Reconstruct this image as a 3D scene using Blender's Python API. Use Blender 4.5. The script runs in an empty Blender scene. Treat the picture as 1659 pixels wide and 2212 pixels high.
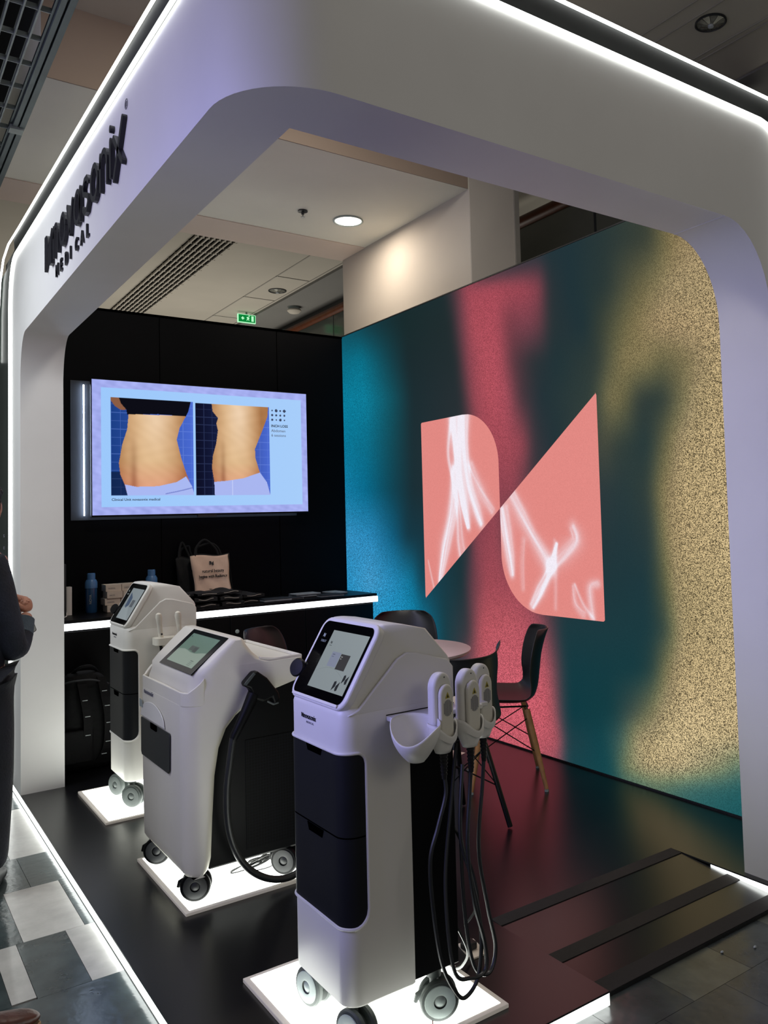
import bpy, bmesh, math, random
import numpy as np
from mathutils import Vector, Matrix
random.seed(7)
S = bpy.context.scene
COL = S.collection
R = math.radians

# ---------------------------------------------------------------- camera
YAW, PITCH, ROLL, FPX, CX, CY = .6385, .053, -.0297, 1789.29, 1010.07, 1026.23
cd = bpy.data.cameras.new('camera'); cam = bpy.data.objects.new('camera', cd); COL.objects.link(cam)
fw = Vector((math.sin(YAW)*math.cos(PITCH), math.cos(YAW)*math.cos(PITCH), math.sin(PITCH)))
rt = fw.cross(Vector((0, 0, 1))).normalized(); up = rt.cross(fw)
r2 = rt*math.cos(ROLL)+up*math.sin(ROLL); u2 = up*math.cos(ROLL)-rt*math.sin(ROLL)
M = Matrix((r2, u2, -fw)).transposed().to_4x4(); M.translation = (0, 0, 1.5)
cam.matrix_world = M
cd.sensor_fit = 'VERTICAL'; cd.sensor_height = 36; cd.lens = FPX*36/2212
cd.shift_x = (829.5-CX)/2212; cd.shift_y = (CY-1106)/2212
cd.clip_start = .05; cd.clip_end = 100
S.camera = cam
S.view_settings.view_transform = 'Standard'; S.view_settings.look = 'None'
S.view_settings.exposure = 0; S.view_settings.gamma = 1; S.view_settings.use_curve_mapping = False

# ---------------------------------------------------------------- world and added fill lamps out of view
def lin(c):
    if isinstance(c, str): c = tuple(int(c[i:i+2], 16)/255 for i in (0, 2, 4))
    return tuple((x/12.92 if x <= .04045 else ((x+.055)/1.055)**2.4) for x in c)
W = bpy.data.worlds.new('world'); S.world = W; W.use_nodes = True
W.node_tree.nodes['Background'].inputs[0].default_value = (*lin('b4b2ae'), 1)
W.node_tree.nodes['Background'].inputs[1].default_value = .50
def lamp(name, kind, loc, target, power, color, size=1, size_y=None, spread=None):
    l = bpy.data.lights.new(name, kind); l.energy = power; l.color = color
    if kind == 'AREA':
        l.size = size
        if size_y: l.shape = 'RECTANGLE'; l.size_y = size_y
        if spread: l.spread = spread
    else: l.shadow_soft_size = size
    o = bpy.data.objects.new(name, l); COL.objects.link(o); o.location = loc
    o.rotation_euler = (Vector(target)-Vector(loc)).to_track_quat('-Z', 'Y').to_euler()
    return o
lamp('lavender_fill', 'AREA', (-.55, 2.15, 1.85), (1.0, 2.1, 1.45), 10, (.36, .36, 1), .7, 1.2, R(95))  # unseen fill, added as the lavender light from a neighbouring stand
lamp('fascia_fill', 'AREA', (-1.7, 2.7, 2.9), (.737, 2.8, 2.75), 12, (.60, .57, 1), .8, .8, R(105))  # added out of view to spread lavender across the left fascia
lamp('left_fill', 'AREA', (-.9, 4.4, 3.3), (.9, 4.6, 1.2), 25, (.92, .97, 1), 1.2, 1.6, R(110))  # unseen fill that brightens the left pillar and the rear devices
lamp('front_fill', 'AREA', (1.8, -2.6, 3.4), (1.6, 2.4, 1.2), 18, (1, .91, .80), 2.0, 1.2)  # warm fill without a fitting, added for the faces towards the camera

lamp('overhead_fill', 'AREA', (1.9, 3.2, 4.12), (1.9, 3.5, 0), 30, (1, .95, .88), .5)  # helper lamp added above the view, lights device tops and column front

# ---------------------------------------------------------------- materials
def mat(name, color, rough=.5, metal=0, emit=None, es=1, noise=0, nscale=8, bump=0, bscale=60, coat=0, alpha=None, spec=None):
    m = bpy.data.materials.new(name); m.use_nodes = True; nt = m.node_tree; b = nt.nodes['Principled BSDF']
    c = lin(color)
    b.inputs['Base Color'].default_value = (*c, 1); b.inputs['Roughness'].default_value = rough
    b.inputs['Metallic'].default_value = metal; b.inputs['Coat Weight'].default_value = coat
    if spec is not None: b.inputs['Specular IOR Level'].default_value = spec
    if emit:
        b.inputs['Emission Color'].default_value = (*lin(emit), 1); b.inputs['Emission Strength'].default_value = es
    if alpha is not None: b.inputs['Alpha'].default_value = alpha
    tc = nt.nodes.new('ShaderNodeTexCoord')
    if noise:
        n = nt.nodes.new('ShaderNodeTexNoise'); n.inputs['Scale'].default_value = nscale; n.inputs['Detail'].default_value = 5
        nt.links.new(tc.outputs['Object'], n.inputs['Vector'])
        r = nt.nodes.new('ShaderNodeValToRGB')
        r.color_ramp.elements[0].position = .3; r.color_ramp.elements[1].position = .7
        r.color_ramp.elements[0].color = (*[x*(1-noise) for x in c], 1)
        r.color_ramp.elements[1].color = (*[min(1, x*(1+noise)) for x in c], 1)
        nt.links.new(n.outputs['Fac'], r.inputs[0]); nt.links.new(r.outputs[0], b.inputs['Base Color'])
    if bump:
        n = nt.nodes.new('ShaderNodeTexNoise'); n.inputs['Scale'].default_value = bscale
        nt.links.new(tc.outputs['Object'], n.inputs['Vector'])
        bp = nt.nodes.new('ShaderNodeBump'); bp.inputs['Strength'].default_value = bump; bp.inputs['Distance'].default_value = .01
        nt.links.new(n.outputs['Fac'], bp.inputs['Height']); nt.links.new(bp.outputs[0], b.inputs['Normal'])
    return m
def glow(name, color, s):
    m = bpy.data.materials.new(name); m.use_nodes = True; nt = m.node_tree; nt.nodes.clear()
    e = nt.nodes.new('ShaderNodeEmission'); e.inputs[0].default_value = (*lin(color), 1); e.inputs[1].default_value = s
    o = nt.nodes.new('ShaderNodeOutputMaterial'); nt.links.new(e.outputs[0], o.inputs[0]); return m
def screenmat(name, s=1, grain=0, gscale=260, gloss=None):
    m = bpy.data.materials.new(name); m.use_nodes = True; nt = m.node_tree; nt.nodes.clear()
    a = nt.nodes.new('ShaderNodeAttribute'); a.attribute_name = 'Col'
    e = nt.nodes.new('ShaderNodeEmission'); e.inputs[1].default_value = s
    o = nt.nodes.new('ShaderNodeOutputMaterial')
    src = a.outputs['Color']
    if grain:
        tc = nt.nodes.new('ShaderNodeTexCoord'); n = nt.nodes.new('ShaderNodeTexNoise')
        n.inputs['Scale'].default_value = gscale; n.inputs['Detail'].default_value = 2
        nt.links.new(tc.outputs['Object'], n.inputs['Vector'])
        mr = nt.nodes.new('ShaderNodeMapRange'); mr.inputs[1].default_value = .40; mr.inputs[2].default_value = .60
        mr.inputs[3].default_value = 1-grain; mr.inputs[4].default_value = 1+grain*.55
        sn = nt.nodes.new('ShaderNodeVectorMath'); sn.operation = 'SNAP'; sn.inputs[1].default_value = (.0042, .0042, .0042)
        wn = nt.nodes.new('ShaderNodeTexWhiteNoise'); nt.links.new(tc.outputs['Object'], sn.inputs[0]); nt.links.new(sn.outputs[0], wn.inputs['Vector'])
        m1 = nt.nodes.new('ShaderNodeMath'); m1.operation = 'MULTIPLY_ADD'; m1.inputs[1].default_value = .22; nt.links.new(wn.outputs['Value'], m1.inputs[0])
        m2 = nt.nodes.new('ShaderNodeMath'); m2.operation = 'MULTIPLY_ADD'; m2.inputs[1].default_value = .45; m2.inputs[2].default_value = .165
        nt.links.new(n.outputs['Fac'], m2.inputs[0]); nt.links.new(m2.outputs[0], m1.inputs[2]); nt.links.new(m1.outputs[0], mr.inputs[0])
        # grain is strong where the print is bright and vanishes where it is dark
        bw = nt.nodes.new('ShaderNodeRGBToBW'); nt.links.new(src, bw.inputs[0])
        mf = nt.nodes.new('ShaderNodeMapRange'); mf.inputs[1].default_value = .02; mf.inputs[2].default_value = .38
        nt.links.new(bw.outputs[0], mf.inputs[0])
        mx = nt.nodes.new('ShaderNodeMix'); mx.data_type = 'FLOAT'
        nt.links.new(mf.outputs[0], mx.inputs[0]); mx.inputs[2].default_value = 1; nt.links.new(mr.outputs[0], mx.inputs[3])
        vm = nt.nodes.new('ShaderNodeVectorMath'); vm.operation = 'SCALE'
        nt.links.new(src, vm.inputs[0]); nt.links.new(mx.outputs[0], vm.inputs['Scale']); src = vm.outputs[0]
    nt.links.new(src, e.inputs[0])
    if gloss is not None:
        g = nt.nodes.new('ShaderNodeBsdfPrincipled'); g.inputs['Base Color'].default_value = (.004, .004, .005, 1)
        g.inputs['Roughness'].default_value = gloss
        ad = nt.nodes.new('ShaderNodeAddShader'); nt.links.new(e.outputs[0], ad.inputs[0]); nt.links.new(g.outputs[0], ad.inputs[1])
        nt.links.new(ad.outputs[0], o.inputs[0])
    else: nt.links.new(e.outputs[0], o.inputs[0])
    return m
M_ = dict(
 white=mat('white_lacquer', 'd8d7d5', .55, noise=.03, nscale=3),
 shell=mat('white_plastic', 'd2d0cb', .42, noise=.02, nscale=5),
 shellb=mat('white_plastic_warm', 'cfcbbf', .45, noise=.02, nscale=5),
 black=mat('black_laminate', '040507', .45, noise=.25, nscale=4, spec=.15),
 wallblack=mat('black_wall', '050609', .5, noise=.2, nscale=2, spec=.06),
 deck=mat('black_deck', '0a0a0d', .28, noise=.3, nscale=3, spec=.7),
 drawer=mat('charcoal_panel', '15171a', .5, noise=.1, nscale=10, spec=.2),
 door=mat('charcoal_door', '262828', .5, noise=.08, nscale=10),
 hole=mat('dark_recess', '010101', .9, noise=.2, spec=0),
 grey=mat('grey_rubber', '3a4140', .55, noise=.12, nscale=20),
 greyl=mat('grey_plastic', '8f9a98', .45, noise=.08, nscale=20),
 greym=mat('mid_grey_plastic', '6c7874', .45, noise=.08, nscale=20),
 greyd=mat('dark_grey_plastic', '1a1c1f', .5, noise=.15, nscale=20),
 steel=mat('steel', '9a9a98', .3, 1, noise=.1, nscale=30),
 glass=mat('black_glass', '040405', .08, noise=.1, coat=.5),
 strip=glow('light_strip', 'fbfffb', 6.0),
 stripw=glow('light_strip_panel', 'fffffa', 3.2),
 counterstrip=glow('counter_light', 'fbfdff', 3.5),
 box=glow('light_box', 'fbfff6', 8.0),
 boxrim=mat('frosted_rim', 'b9b2aa', .5, noise=.03, emit='cfc8bc', es=.22),
 halo=glow('halo_light', 'cfe2ff', 30),
 channel=mat('black_channel', '090b0a', .75, noise=.5, nscale=6, bump=.2, bscale=8),
 side=mat('side_panel', '454c48', .45, noise=.15, nscale=3),
 tile=mat('slate_tile', '3c4647', .17, noise=.3, nscale=9, bump=.08, bscale=30),
 tilew=mat('white_tile', 'bab9b5', .2, noise=.1, nscale=14, bump=.08, bscale=30),
 tileg=mat('greenish_tile', '4f524a', .27, noise=.3, nscale=8, bump=.2, bscale=16),
 tiled=mat('dark_slate_tile', '363b3a', .27, noise=.35, nscale=8, bump=.25, bscale=16),
 grout=mat('grout', '2a2e2e', .7, noise=.2),
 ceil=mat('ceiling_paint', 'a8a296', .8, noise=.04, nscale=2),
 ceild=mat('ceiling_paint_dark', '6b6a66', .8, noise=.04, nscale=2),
 ceilw=mat('bulkhead_paint', (.93, .92, .87), .75, noise=.03, nscale=2),
 ceilp=mat('bulkhead_pink', (.86, .79, .74), .75, noise=.03, nscale=2),
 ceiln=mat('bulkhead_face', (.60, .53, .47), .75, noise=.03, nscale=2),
 plaster=mat('column_plaster', 'c2bab0', .8, noise=.04, nscale=2),
 plasterg=mat('hall_wall_paint', '5a5a55', .8, noise=.06, nscale=2),
 lattice=mat('lattice_metal', '7d8382', .5, .3, noise=.15),
 beam=mat('beam_metal', '4d5658', .5, .3, noise=.2, nscale=5),
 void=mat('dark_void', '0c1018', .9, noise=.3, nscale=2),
 wood=mat('wood', 'a87a4c', .5, noise=.18, nscale=25),
 woodr=mat('rail_wood', (.32, .16, .075), .4, noise=.2, nscale=12),
 chair=mat('black_polypropylene', '121316', .42, noise=.15, nscale=20),
 chaird=mat('smoked_shell', '1c1618', .4, noise=.15, nscale=20),
 wire=mat('black_wire', '08080a', .35, .4, noise=.1),
 table=mat('table_white', 'b5a8aa', .35, noise=.05),
 skin=mat('skin', 'a87560', .5, noise=.1, nscale=30),
 jacket=mat('navy_cloth', '161c2a', .85, noise=.35, nscale=14, bump=.3, bscale=90),
 cuff=mat('grey_blue_cloth', '3d4a56', .85, noise=.2, nscale=20, bump=.3, bscale=120),
 jean=mat('dark_trousers', '0d111c', .85, noise=.3, nscale=14, bump=.3, bscale=90),
 hair=mat('dark_hair', '0d0b0c', .55, noise=.4, nscale=60, bump=.8, bscale=70),
 leather=mat('brown_leather', '4a2417', .4, noise=.25, nscale=25, bump=.2),
 sole=mat('shoe_sole', '8a6a4a', .6, noise=.1),
 bag=mat('beige_canvas', (.83, .72, .64), .9, noise=.08, nscale=8, bump=.5, bscale=14),
 tote=mat('black_canvas', '08080a', .9, noise=.3, nscale=8, bump=.4, bscale=20),
 toteedge=mat('cream_hem', '9a938a', .9, noise=.1),
 nylon=mat('black_nylon', (.02, .022, .028), .7, noise=.35, nscale=10, bump=.5, bscale=30, spec=.15),
 tag=mat('reflective_tape', '9aa0a2', .4, noise=.05),
 bottle=mat('blue_plastic', '23476f', .25, noise=.08, coat=.3),
 bottlec=mat('light_blue_cap', '4a76a8', .35, noise=.05),
 carton=mat('cream_carton', 'd2c6b8', .7, noise=.06, nscale=15),
 paper=mat('brochure_print', '2a3036', .45, noise=.5, nscale=12),
 paperw=mat('brochure_white', '8d9499', .5, noise=.15, nscale=12),
 ink=mat('black_ink', '0b0b14', .5, noise=.1),
 inkg=mat('grey_ink', '6f6f78', .5, noise=.1),
 letter=mat('black_lettering', '10101a', .4, noise=.1),
 trim=mat('beige_seam', '8e8a82', .6, noise=.05),
 green=glow('exit_green', '0c8a3c', .9), greenw=glow('exit_white', 'b8ffc8', 1.0),
 lampon=glow('lamp_glow', 'fff6e4', 6), yellow=mat('warning_yellow', 'a89a3a', .5, noise=.05),
 cord=mat('black_cord', '0a0a0c', .4, noise=.15), cordg=mat('grey_cord', '16191a', .42, noise=.15),
 cordr=mat('red_cord', '7a3a34', .5, noise=.1), rdull=mat('reflector', 'b5b4a8', .25, .7, noise=.4, nscale=30),
)

# ---------------------------------------------------------------- mesh helpers
class MB:
    def __init__(s): s.v = []; s.f = []
    def add(s, vs, fs):
        n = len(s.v); s.v += [tuple(map(float, p)) for p in vs]; s.f += [tuple(i+n for i in f) for f in fs]; return s
    def box(s, x0, x1, y0, y1, z0, z1):
        return s.add([(x, y, z) for z in (z0, z1) for y in (y0, y1) for x in (x0, x1)],
                     [(0, 2, 3, 1), (4, 5, 7, 6), (0, 1, 5, 4), (2, 6, 7, 3), (0, 4, 6, 2), (1, 3, 7, 5)])
    def prism(s, poly, P0, u, v, n, d):
        """polygon of (a,b) in the plane P0+a*u+b*v, thickness d along n"""
        P0, u, v, n = map(Vector, (P0, u, v, n)); k = len(poly)
        a = [P0+u*p[0]+v*p[1] for p in poly]; b = [q+n*d for q in a]
        s.add(a+b, [tuple(range(k))[::-1], tuple(range(k, 2*k))]+[(i, (i+1) % k, k+(i+1) % k, k+i) for i in range(k)]); return s
    def tube(s, pts, r, n=8, closed=False):
        pts = [Vector(p) for p in pts]; k = len(pts)
        rr = r if isinstance(r, (list, tuple)) else [r]*k
        prev = None; vs = []
        for i, p in enumerate(pts):
            if closed: t = pts[(i+1) % k]-pts[i-1]
            else: t = pts[min(i+1, k-1)]-pts[max(i-1, 0)]
            t = t.normalized() if t.length > 1e-9 else Vector((0, 0, 1))
            if prev is None: a = Vector((0, 0, 1)) if abs(t.z) < .9 else Vector((1, 0, 0)); a = (a-t*a.dot(t)).normalized()
            else: a = (prev-t*prev.dot(t)); a = a.normalized() if a.length > 1e-6 else prev
            prev = a; b = t.cross(a)
            vs += [p+(a*math.cos(2*math.pi*j/n)+b*math.sin(2*math.pi*j/n))*rr[i] for j in range(n)]
        fs = []
        for i in range(k if closed else k-1):
            for j in range(n):
                i2 = (i+1) % k
                fs.append((i*n+j, i*n+(j+1) % n, i2*n+(j+1) % n, i2*n+j))
        if not closed: fs += [tuple(range(n))[::-1], tuple((k-1)*n+j for j in range(n))]
        return s.add(vs, fs)
    def lathe(s, prof, c=(0, 0, 0), axis=(0, 0, 1), n=24, cap=True):
        ax = Vector(axis).normalized(); a = ax.orthogonal().normalized(); b = ax.cross(a); c = Vector(c)
        vs = []; fs = []
        for r, h in prof:
            vs += [c+ax*h+(a*math.cos(2*math.pi*j/n)+b*math.sin(2*math.pi*j/n))*max(r, 1e-4) for j in range(n)]
        for i in range(len(prof)-1):
            for j in range(n): fs.append((i*n+j, i*n+(j+1) % n, (i+1)*n+(j+1) % n, (i+1)*n+j))
        if cap: fs += [tuple(range(n))[::-1], tuple((len(prof)-1)*n+j for j in range(n))]
        return s.add(vs, fs)
    def loft(s, loops, cap=True):
        k = len(loops[0]); vs = [p for l in loops for p in l]; fs = []
        for i in range(len(loops)-1):
            for j in range(k): fs.append((i*k+j, i*k+(j+1) % k, (i+1)*k+(j+1) % k, (i+1)*k+j))
        if cap: fs += [tuple(range(k))[::-1], tuple((len(loops)-1)*k+j for j in range(k))]
        return s.add(vs, fs)
    def grid(s, fn, nu, nv):
        vs = [fn(i/nu, j/nv) for j in range(nv+1) for i in range(nu+1)]
        return s.add(vs, [(j*(nu+1)+i, j*(nu+1)+i+1, (j+1)*(nu+1)+i+1, (j+1)*(nu+1)+i) for j in range(nv) for i in range(nu)])
    def ball(s, c, r, n=12):
        rx, ry, rz = r if isinstance(r, (tuple, list)) else (r, r, r)
        prof = []
        loops = []
        for i in range(1, n):
            t = math.pi*i/n
            loops.append([(c[0]+rx*math.sin(t)*math.cos(2*math.pi*j/(2*n)), c[1]+ry*math.sin(t)*math.sin(2*math.pi*j/(2*n)), c[2]-rz*math.cos(t)) for j in range(2*n)])
        return s.loft(loops)
    def build(s, name, m, parent=None, bevel=0, seg=2, sharp=35, solid=0, sub=0, fix=True):
        me = bpy.data.meshes.new(name)
        off = Vector((0, 0, 0))
        if parent:
            q = parent
            while q.parent: q = q.parent
            off = Vector(q.location)
        me.from_pydata([tuple(Vector(p)-off) for p in s.v], [], s.f); me.update()
        if fix:
            b = bmesh.new(); b.from_mesh(me); bmesh.ops.recalc_face_normals(b, faces=b.faces); b.to_mesh(me); b.free()
        if m: me.materials.append(m if not isinstance(m, str) else M_[m])
        me.polygons.foreach_set('use_smooth', [True]*len(me.polygons))
        me.set_sharp_from_angle(angle=R(sharp))
        o = bpy.data.objects.new(name, me); COL.objects.link(o)
        if parent: o.parent = parent
        if bevel:
            bm = o.modifiers.new('bevel', 'BEVEL'); bm.width = bevel; bm.segments = seg; bm.limit_method = 'ANGLE'; bm.angle_limit = R(40)
        if solid:
            sm = o.modifiers.new('solidify', 'SOLIDIFY'); sm.thickness = solid; sm.offset = 0
        if sub:
            ss = o.modifiers.new('subsurf', 'SUBSURF'); ss.levels = sub; ss.render_levels = sub
        return o
def tag(o, label, cat, group=None, kind=None):
    o['label'] = label; o['category'] = cat
    if group: o['group'] = group
    if kind: o['kind'] = kind
    return o
def thing(name, loc, label, cat, group=None):
    o = bpy.data.objects.new(name, None); COL.objects.link(o); o.location = loc; o.empty_display_size = .1
    return tag(o, label, cat, group)
def struct(o): o['kind'] = 'structure'; return o
def arc(cx, cy, rx, ry, a0, a1, n=8):
    return [(cx+rx*math.cos(R(a0+(a1-a0)*i/n)), cy+ry*math.sin(R(a0+(a1-a0)*i/n))) for i in range(n+1)]
def rrect(x0, x1, y0, y1, r, n=6):
    if not isinstance(r, (list, tuple)): r = [r]*4     # corners: x1y1, x0y1, x0y0, x1y0
    r = [max(q, 1e-4) for q in r]
    return (arc(x1-r[0], y1-r[0], r[0], r[0], 0, 90, n)+arc(x0+r[1], y1-r[1], r[1], r[1], 90, 180, n) +
            arc(x0+r[2], y0+r[2], r[2], r[2], 180, 270, n)+arc(x1-r[3], y0+r[3], r[3], r[3], 270, 360, n))
def spline(pts, n=8):
    P = [Vector(p) for p in pts]; out = []
    for i in range(len(P)-1):
        a, b, c, d = P[max(i-1, 0)], P[i], P[i+1], P[min(i+2, len(P)-1)]
        for k in range(n):
            t = k/n
            out.append(.5*((2*b)+(c-a)*t+(2*a-5*b+4*c-d)*t*t+(3*b-a-3*c+d)*t**3))
    out.append(P[-1]); return out
def text(body, P0, u, v, size, m, parent, name, ext=.0008, off=0, align='LEFT', sx=1, spacing=1):
    cu = bpy.data.curves.new('tmp', 'FONT'); cu.body = body; cu.size = size; cu.extrude = ext; cu.offset = off
    cu.align_x = align; cu.space_character = spacing; cu.resolution_u = 3
    o = bpy.data.objects.new('tmp', cu); COL.objects.link(o)
    me = bpy.data.meshes.new_from_object(o.evaluated_get(bpy.context.evaluated_depsgraph_get()))
    bpy.data.objects.remove(o)
    u = Vector(u).normalized(); v = Vector(v).normalized(); n = u.cross(v); P0 = Vector(P0)
    mb = MB(); mb.add([P0+u*q.co.x*sx+v*q.co.y+n*q.co.z for q in me.vertices], [tuple(p.vertices) for p in me.polygons])
    return mb.build(name, m, parent, fix=False)
def n_mark(P0, u, v, size, m, parent, name, d=.001):
    """the two-piece mark: a leaf rounded top right, a leaf rounded bottom left"""
    u = Vector(u).normalized(); v = Vector(v).normalized(); n = u.cross(v); mb = MB()
    L = [(0, 0), (.5, .48)]+[(.5, .7)]+arc(.22, .7, .28, .3, 0, 90, 6)+[(0, 1)]
    Rr = [(1-a, 1-b) for a, b in L]
    for q in (L, Rr): mb.prism([(a*size, b*size) for a, b in q], Vector(P0), u, v, n, d)
    return mb.build(name, m, parent)
def painted(name, P0, u, v, w, h, nu, nv, fn, m, parent):
    """flat display: a dense grid whose colours come from fn(U,V) with U,V in metres"""
    P0, u, v = map(Vector, (P0, u, v)); mb = MB(); mb.grid(lambda a, b: P0+u*(a*w)+v*(b*h), nu, nv)
    o = mb.build(name, m, parent, fix=False)
    U, V = np.meshgrid(np.linspace(0, w, nu+1), np.linspace(0, h, nv+1)); c = fn(U, V).reshape(-1, 3)
    c = np.clip(c/255, 0, 1); c = np.where(c <= .04045, c/12.92, ((c+.055)/1.055)**2.4)
    at = o.data.color_attributes.new('Col', 'FLOAT_COLOR', 'POINT')
    at.data.foreach_set('color', np.hstack([c, np.ones((len(c), 1))]).astype(np.float32).ravel())
    return o
def hx(h): return np.array([int(h[i:i+2], 16) for i in (0, 2, 4)], float)
def inpoly(U, V, poly):
    r = np.zeros(U.shape, bool); k = len(poly)
    for i in range(k):
        (x1, y1), (x2, y2) = poly[i], poly[(i+1) % k]
        if y1 == y2: continue
        c = ((y1 > V) != (y2 > V)) & (U < (x2-x1)*(V-y1)/(y2-y1)+x1); r ^= c
    return r

# ================================================================ hall: floor, ceilings, walls
FZ, DZ = .035, .08          # hall floor, stage deck
XL, YF, XW, YW = .737, 1.8255, 3.31, 6.19
X_, Y_, Z_ = Vector((1, 0, 0)), Vector((0, 1, 0)), Vector((0, 0, 1))
fl = MB(); fl.box(-6, 10, -4, 16, FZ-.1, FZ-.012)
floor = struct(fl.build('floor', 'grout'))
# tiles as one surface each: slabs with open joints
def slabs(name, rects, m):
    mb = MB()
    for x0, x1, y0, y1 in rects: mb.box(x0+.0008, x1-.0008, y0+.0008, y1-.0008, FZ-.02, FZ)
    o = mb.build(name, m, floor); return o
wh = [(.63, .736, 2.99, 3.42), (.43, .476, 2.99, 3.42), (.476, .632, 2.72, 2.99), (.499, .703, 3.42, 3.92), (.574, .736, 4.30, 5.05), (.20, .30, 2.2, 2.7),
      (.43, .574, 5.05, 5.5), (-.2, .1, 4.3, 4.8), (-.5, -.2, 3.4, 4.3), (.1, .3, 5.6, 6.4)]
wh = [(.632, .736, 2.99, 3.42), (.431, .632, 3.0, 3.0)] and [(.636, .736, 2.99, 3.42), (.405, .476, 3.0, 3.42), (.499, .703, 3.42, 3.92), (.574, .736, 4.30, 5.05), (-.2, .1, 4.3, 4.8), (-.5, -.2, 3.4, 4.3), (.1, .4, 5.6, 6.4), (-.3, 0, 2.2, 2.9)]
dk = [(.476, .636, 2.99, 3.42), (.2, .405, 2.99, 3.42), (.703, .736, 3.42, 3.92), (.3, .499, 3.42, 3.92), (.3, .6, 3.92, 4.30), (.6, .736, 3.92, 4.30), (.4, .574, 4.3, 4.7), (.4, .574, 4.7, 5.05),
      (.574, .736, 5.05, 5.6), (.3, .574, 5.05, 5.6), (.4, .736, 5.6, 6.4), (.3, .736, 2.55, 2.99), (.3, .736, 2.1, 2.55), (0, .3, 2.9, 3.42), (0, .3, 3.42, 3.92), (-.2, .3, 3.92, 4.3), (.1, .4, 4.3, 5.05), (0, .3, 5.05, 5.6), (0, .3, 2.2, 2.9),
      (.3, .736, 1.7, 2.1), (-.5, 0, 2.9, 3.4), (-.2, 0, 3.4, 3.92), (-.5, -.2, 4.3, 5.6), (-.2, 0, 4.8, 5.6), (.4, .736, 6.4, 7.4), (0, .4, 6.4, 7.4), (-3, -.5, 1.5, 8), (-.5, 0, 5.6, 7.4), (0, .1, 5.6, 6.4)]
slabs('light_tiles', wh, 'tilew'); slabs('slate_tiles', dk, 'tile')
rg, rd = [], []; rn = random.Random(3)
ys = [0, .45, .87, 1.28, 1.684, 2.1]
for i in range(5):
    x = .75-.3+.21*(i % 2)
    x = {3: .99, 4: 1.13, 2: 1.05, 1: .9, 0: 1.1}[i]-.8
    while x < 5:
        w = .285
        (rg if rn.random() < .45 else rd).append((x, x+w, ys[i], ys[i+1])); x += w
slabs('olive_slate_tiles', rg, 'tileg'); slabs('dark_slate_tiles', rd, 'tiled')
cm = MB(); cm.box(.74, 9.5, .2, 15, 4.2, 4.35); struct(cm.build('ceiling', 'ceil'))
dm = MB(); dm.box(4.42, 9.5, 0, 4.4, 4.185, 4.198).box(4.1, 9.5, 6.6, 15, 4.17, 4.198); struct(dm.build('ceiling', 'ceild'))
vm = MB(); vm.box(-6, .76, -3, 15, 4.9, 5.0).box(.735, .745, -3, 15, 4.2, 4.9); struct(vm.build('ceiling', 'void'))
bk = MB(); bk.box(.74, 3.87, 4.51, 6.375, 3.8, 4.2); bulk = struct(bk.build('ceiling', 'ceilw', bevel=.004))
MB().box(.742, 3.428, 5.97, 6.378, 3.794, 3.801).build('pink_band', 'ceilp', bulk)  # thin slab, a pinker band along the far edge of the bulkhead
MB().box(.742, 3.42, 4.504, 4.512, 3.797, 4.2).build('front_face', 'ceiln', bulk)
cl = MB(); cl.box(3.43, 3.87, 4.508, 6.372, FZ, 4.2); col = struct(cl.build('wall_column', 'plaster', bevel=.006))
MB().box(3.834, 3.876, 4.496, 4.51, FZ, 4.2).build('corner_bead', 'trim', col)
sm = MB()
for x in (3.552, 3.67, 4.0, 4.045): sm.box(x, x+.008, .2, 4.4, 4.194, 4.2)
for x in (3.67, 4.06): sm.box(x, x+.012, 6.5, 15, 4.194, 4.2)
for y in (7.3, 8.32, 9.27, 10.3, 11.4): sm.box(3.67, 4.06, y, y+.012, 4.194, 4.2)
tg = struct(sm.build('trim_1', 'trim'))
struct(MB().box(-6, 10, 15, 15.2, FZ, 5).build('wall_far', 'plasterg'))
struct(MB().box(9.5, 9.7, -3, 15, FZ, 5).build('wall_right', 'plasterg'))

# glass balustrade with wooden rail beyond the stand
b = thing('glass_balustrade', (4.6, 6, 2.9), 'glass balustrade with wooden handrail passing behind the white column', 'balustrade')
MB().tube([(4.6, 3.0, 4.035), (4.6, 14.5, 4.035)], .052, 16).build('handrail', 'woodr', b)
smg = mat('smoked_glass', '383d38', .12, noise=.05, alpha=.72)
for i in range(8): MB().box(4.594, 4.606, 3.0+i*1.45, 4.44+i*1.45, 2.9, 3.99).build('glass_panel', smg, b)
for i in range(9): MB().box(4.592, 4.608, 2.985+i*1.45, 2.998+i*1.45, 2.9, 3.99).build('panel_joint', 'greyd', b)
MB().box(4.55, 4.8, 3, 14.5, 2.75, 2.9).build('base_rail', 'ceild', b)

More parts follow.
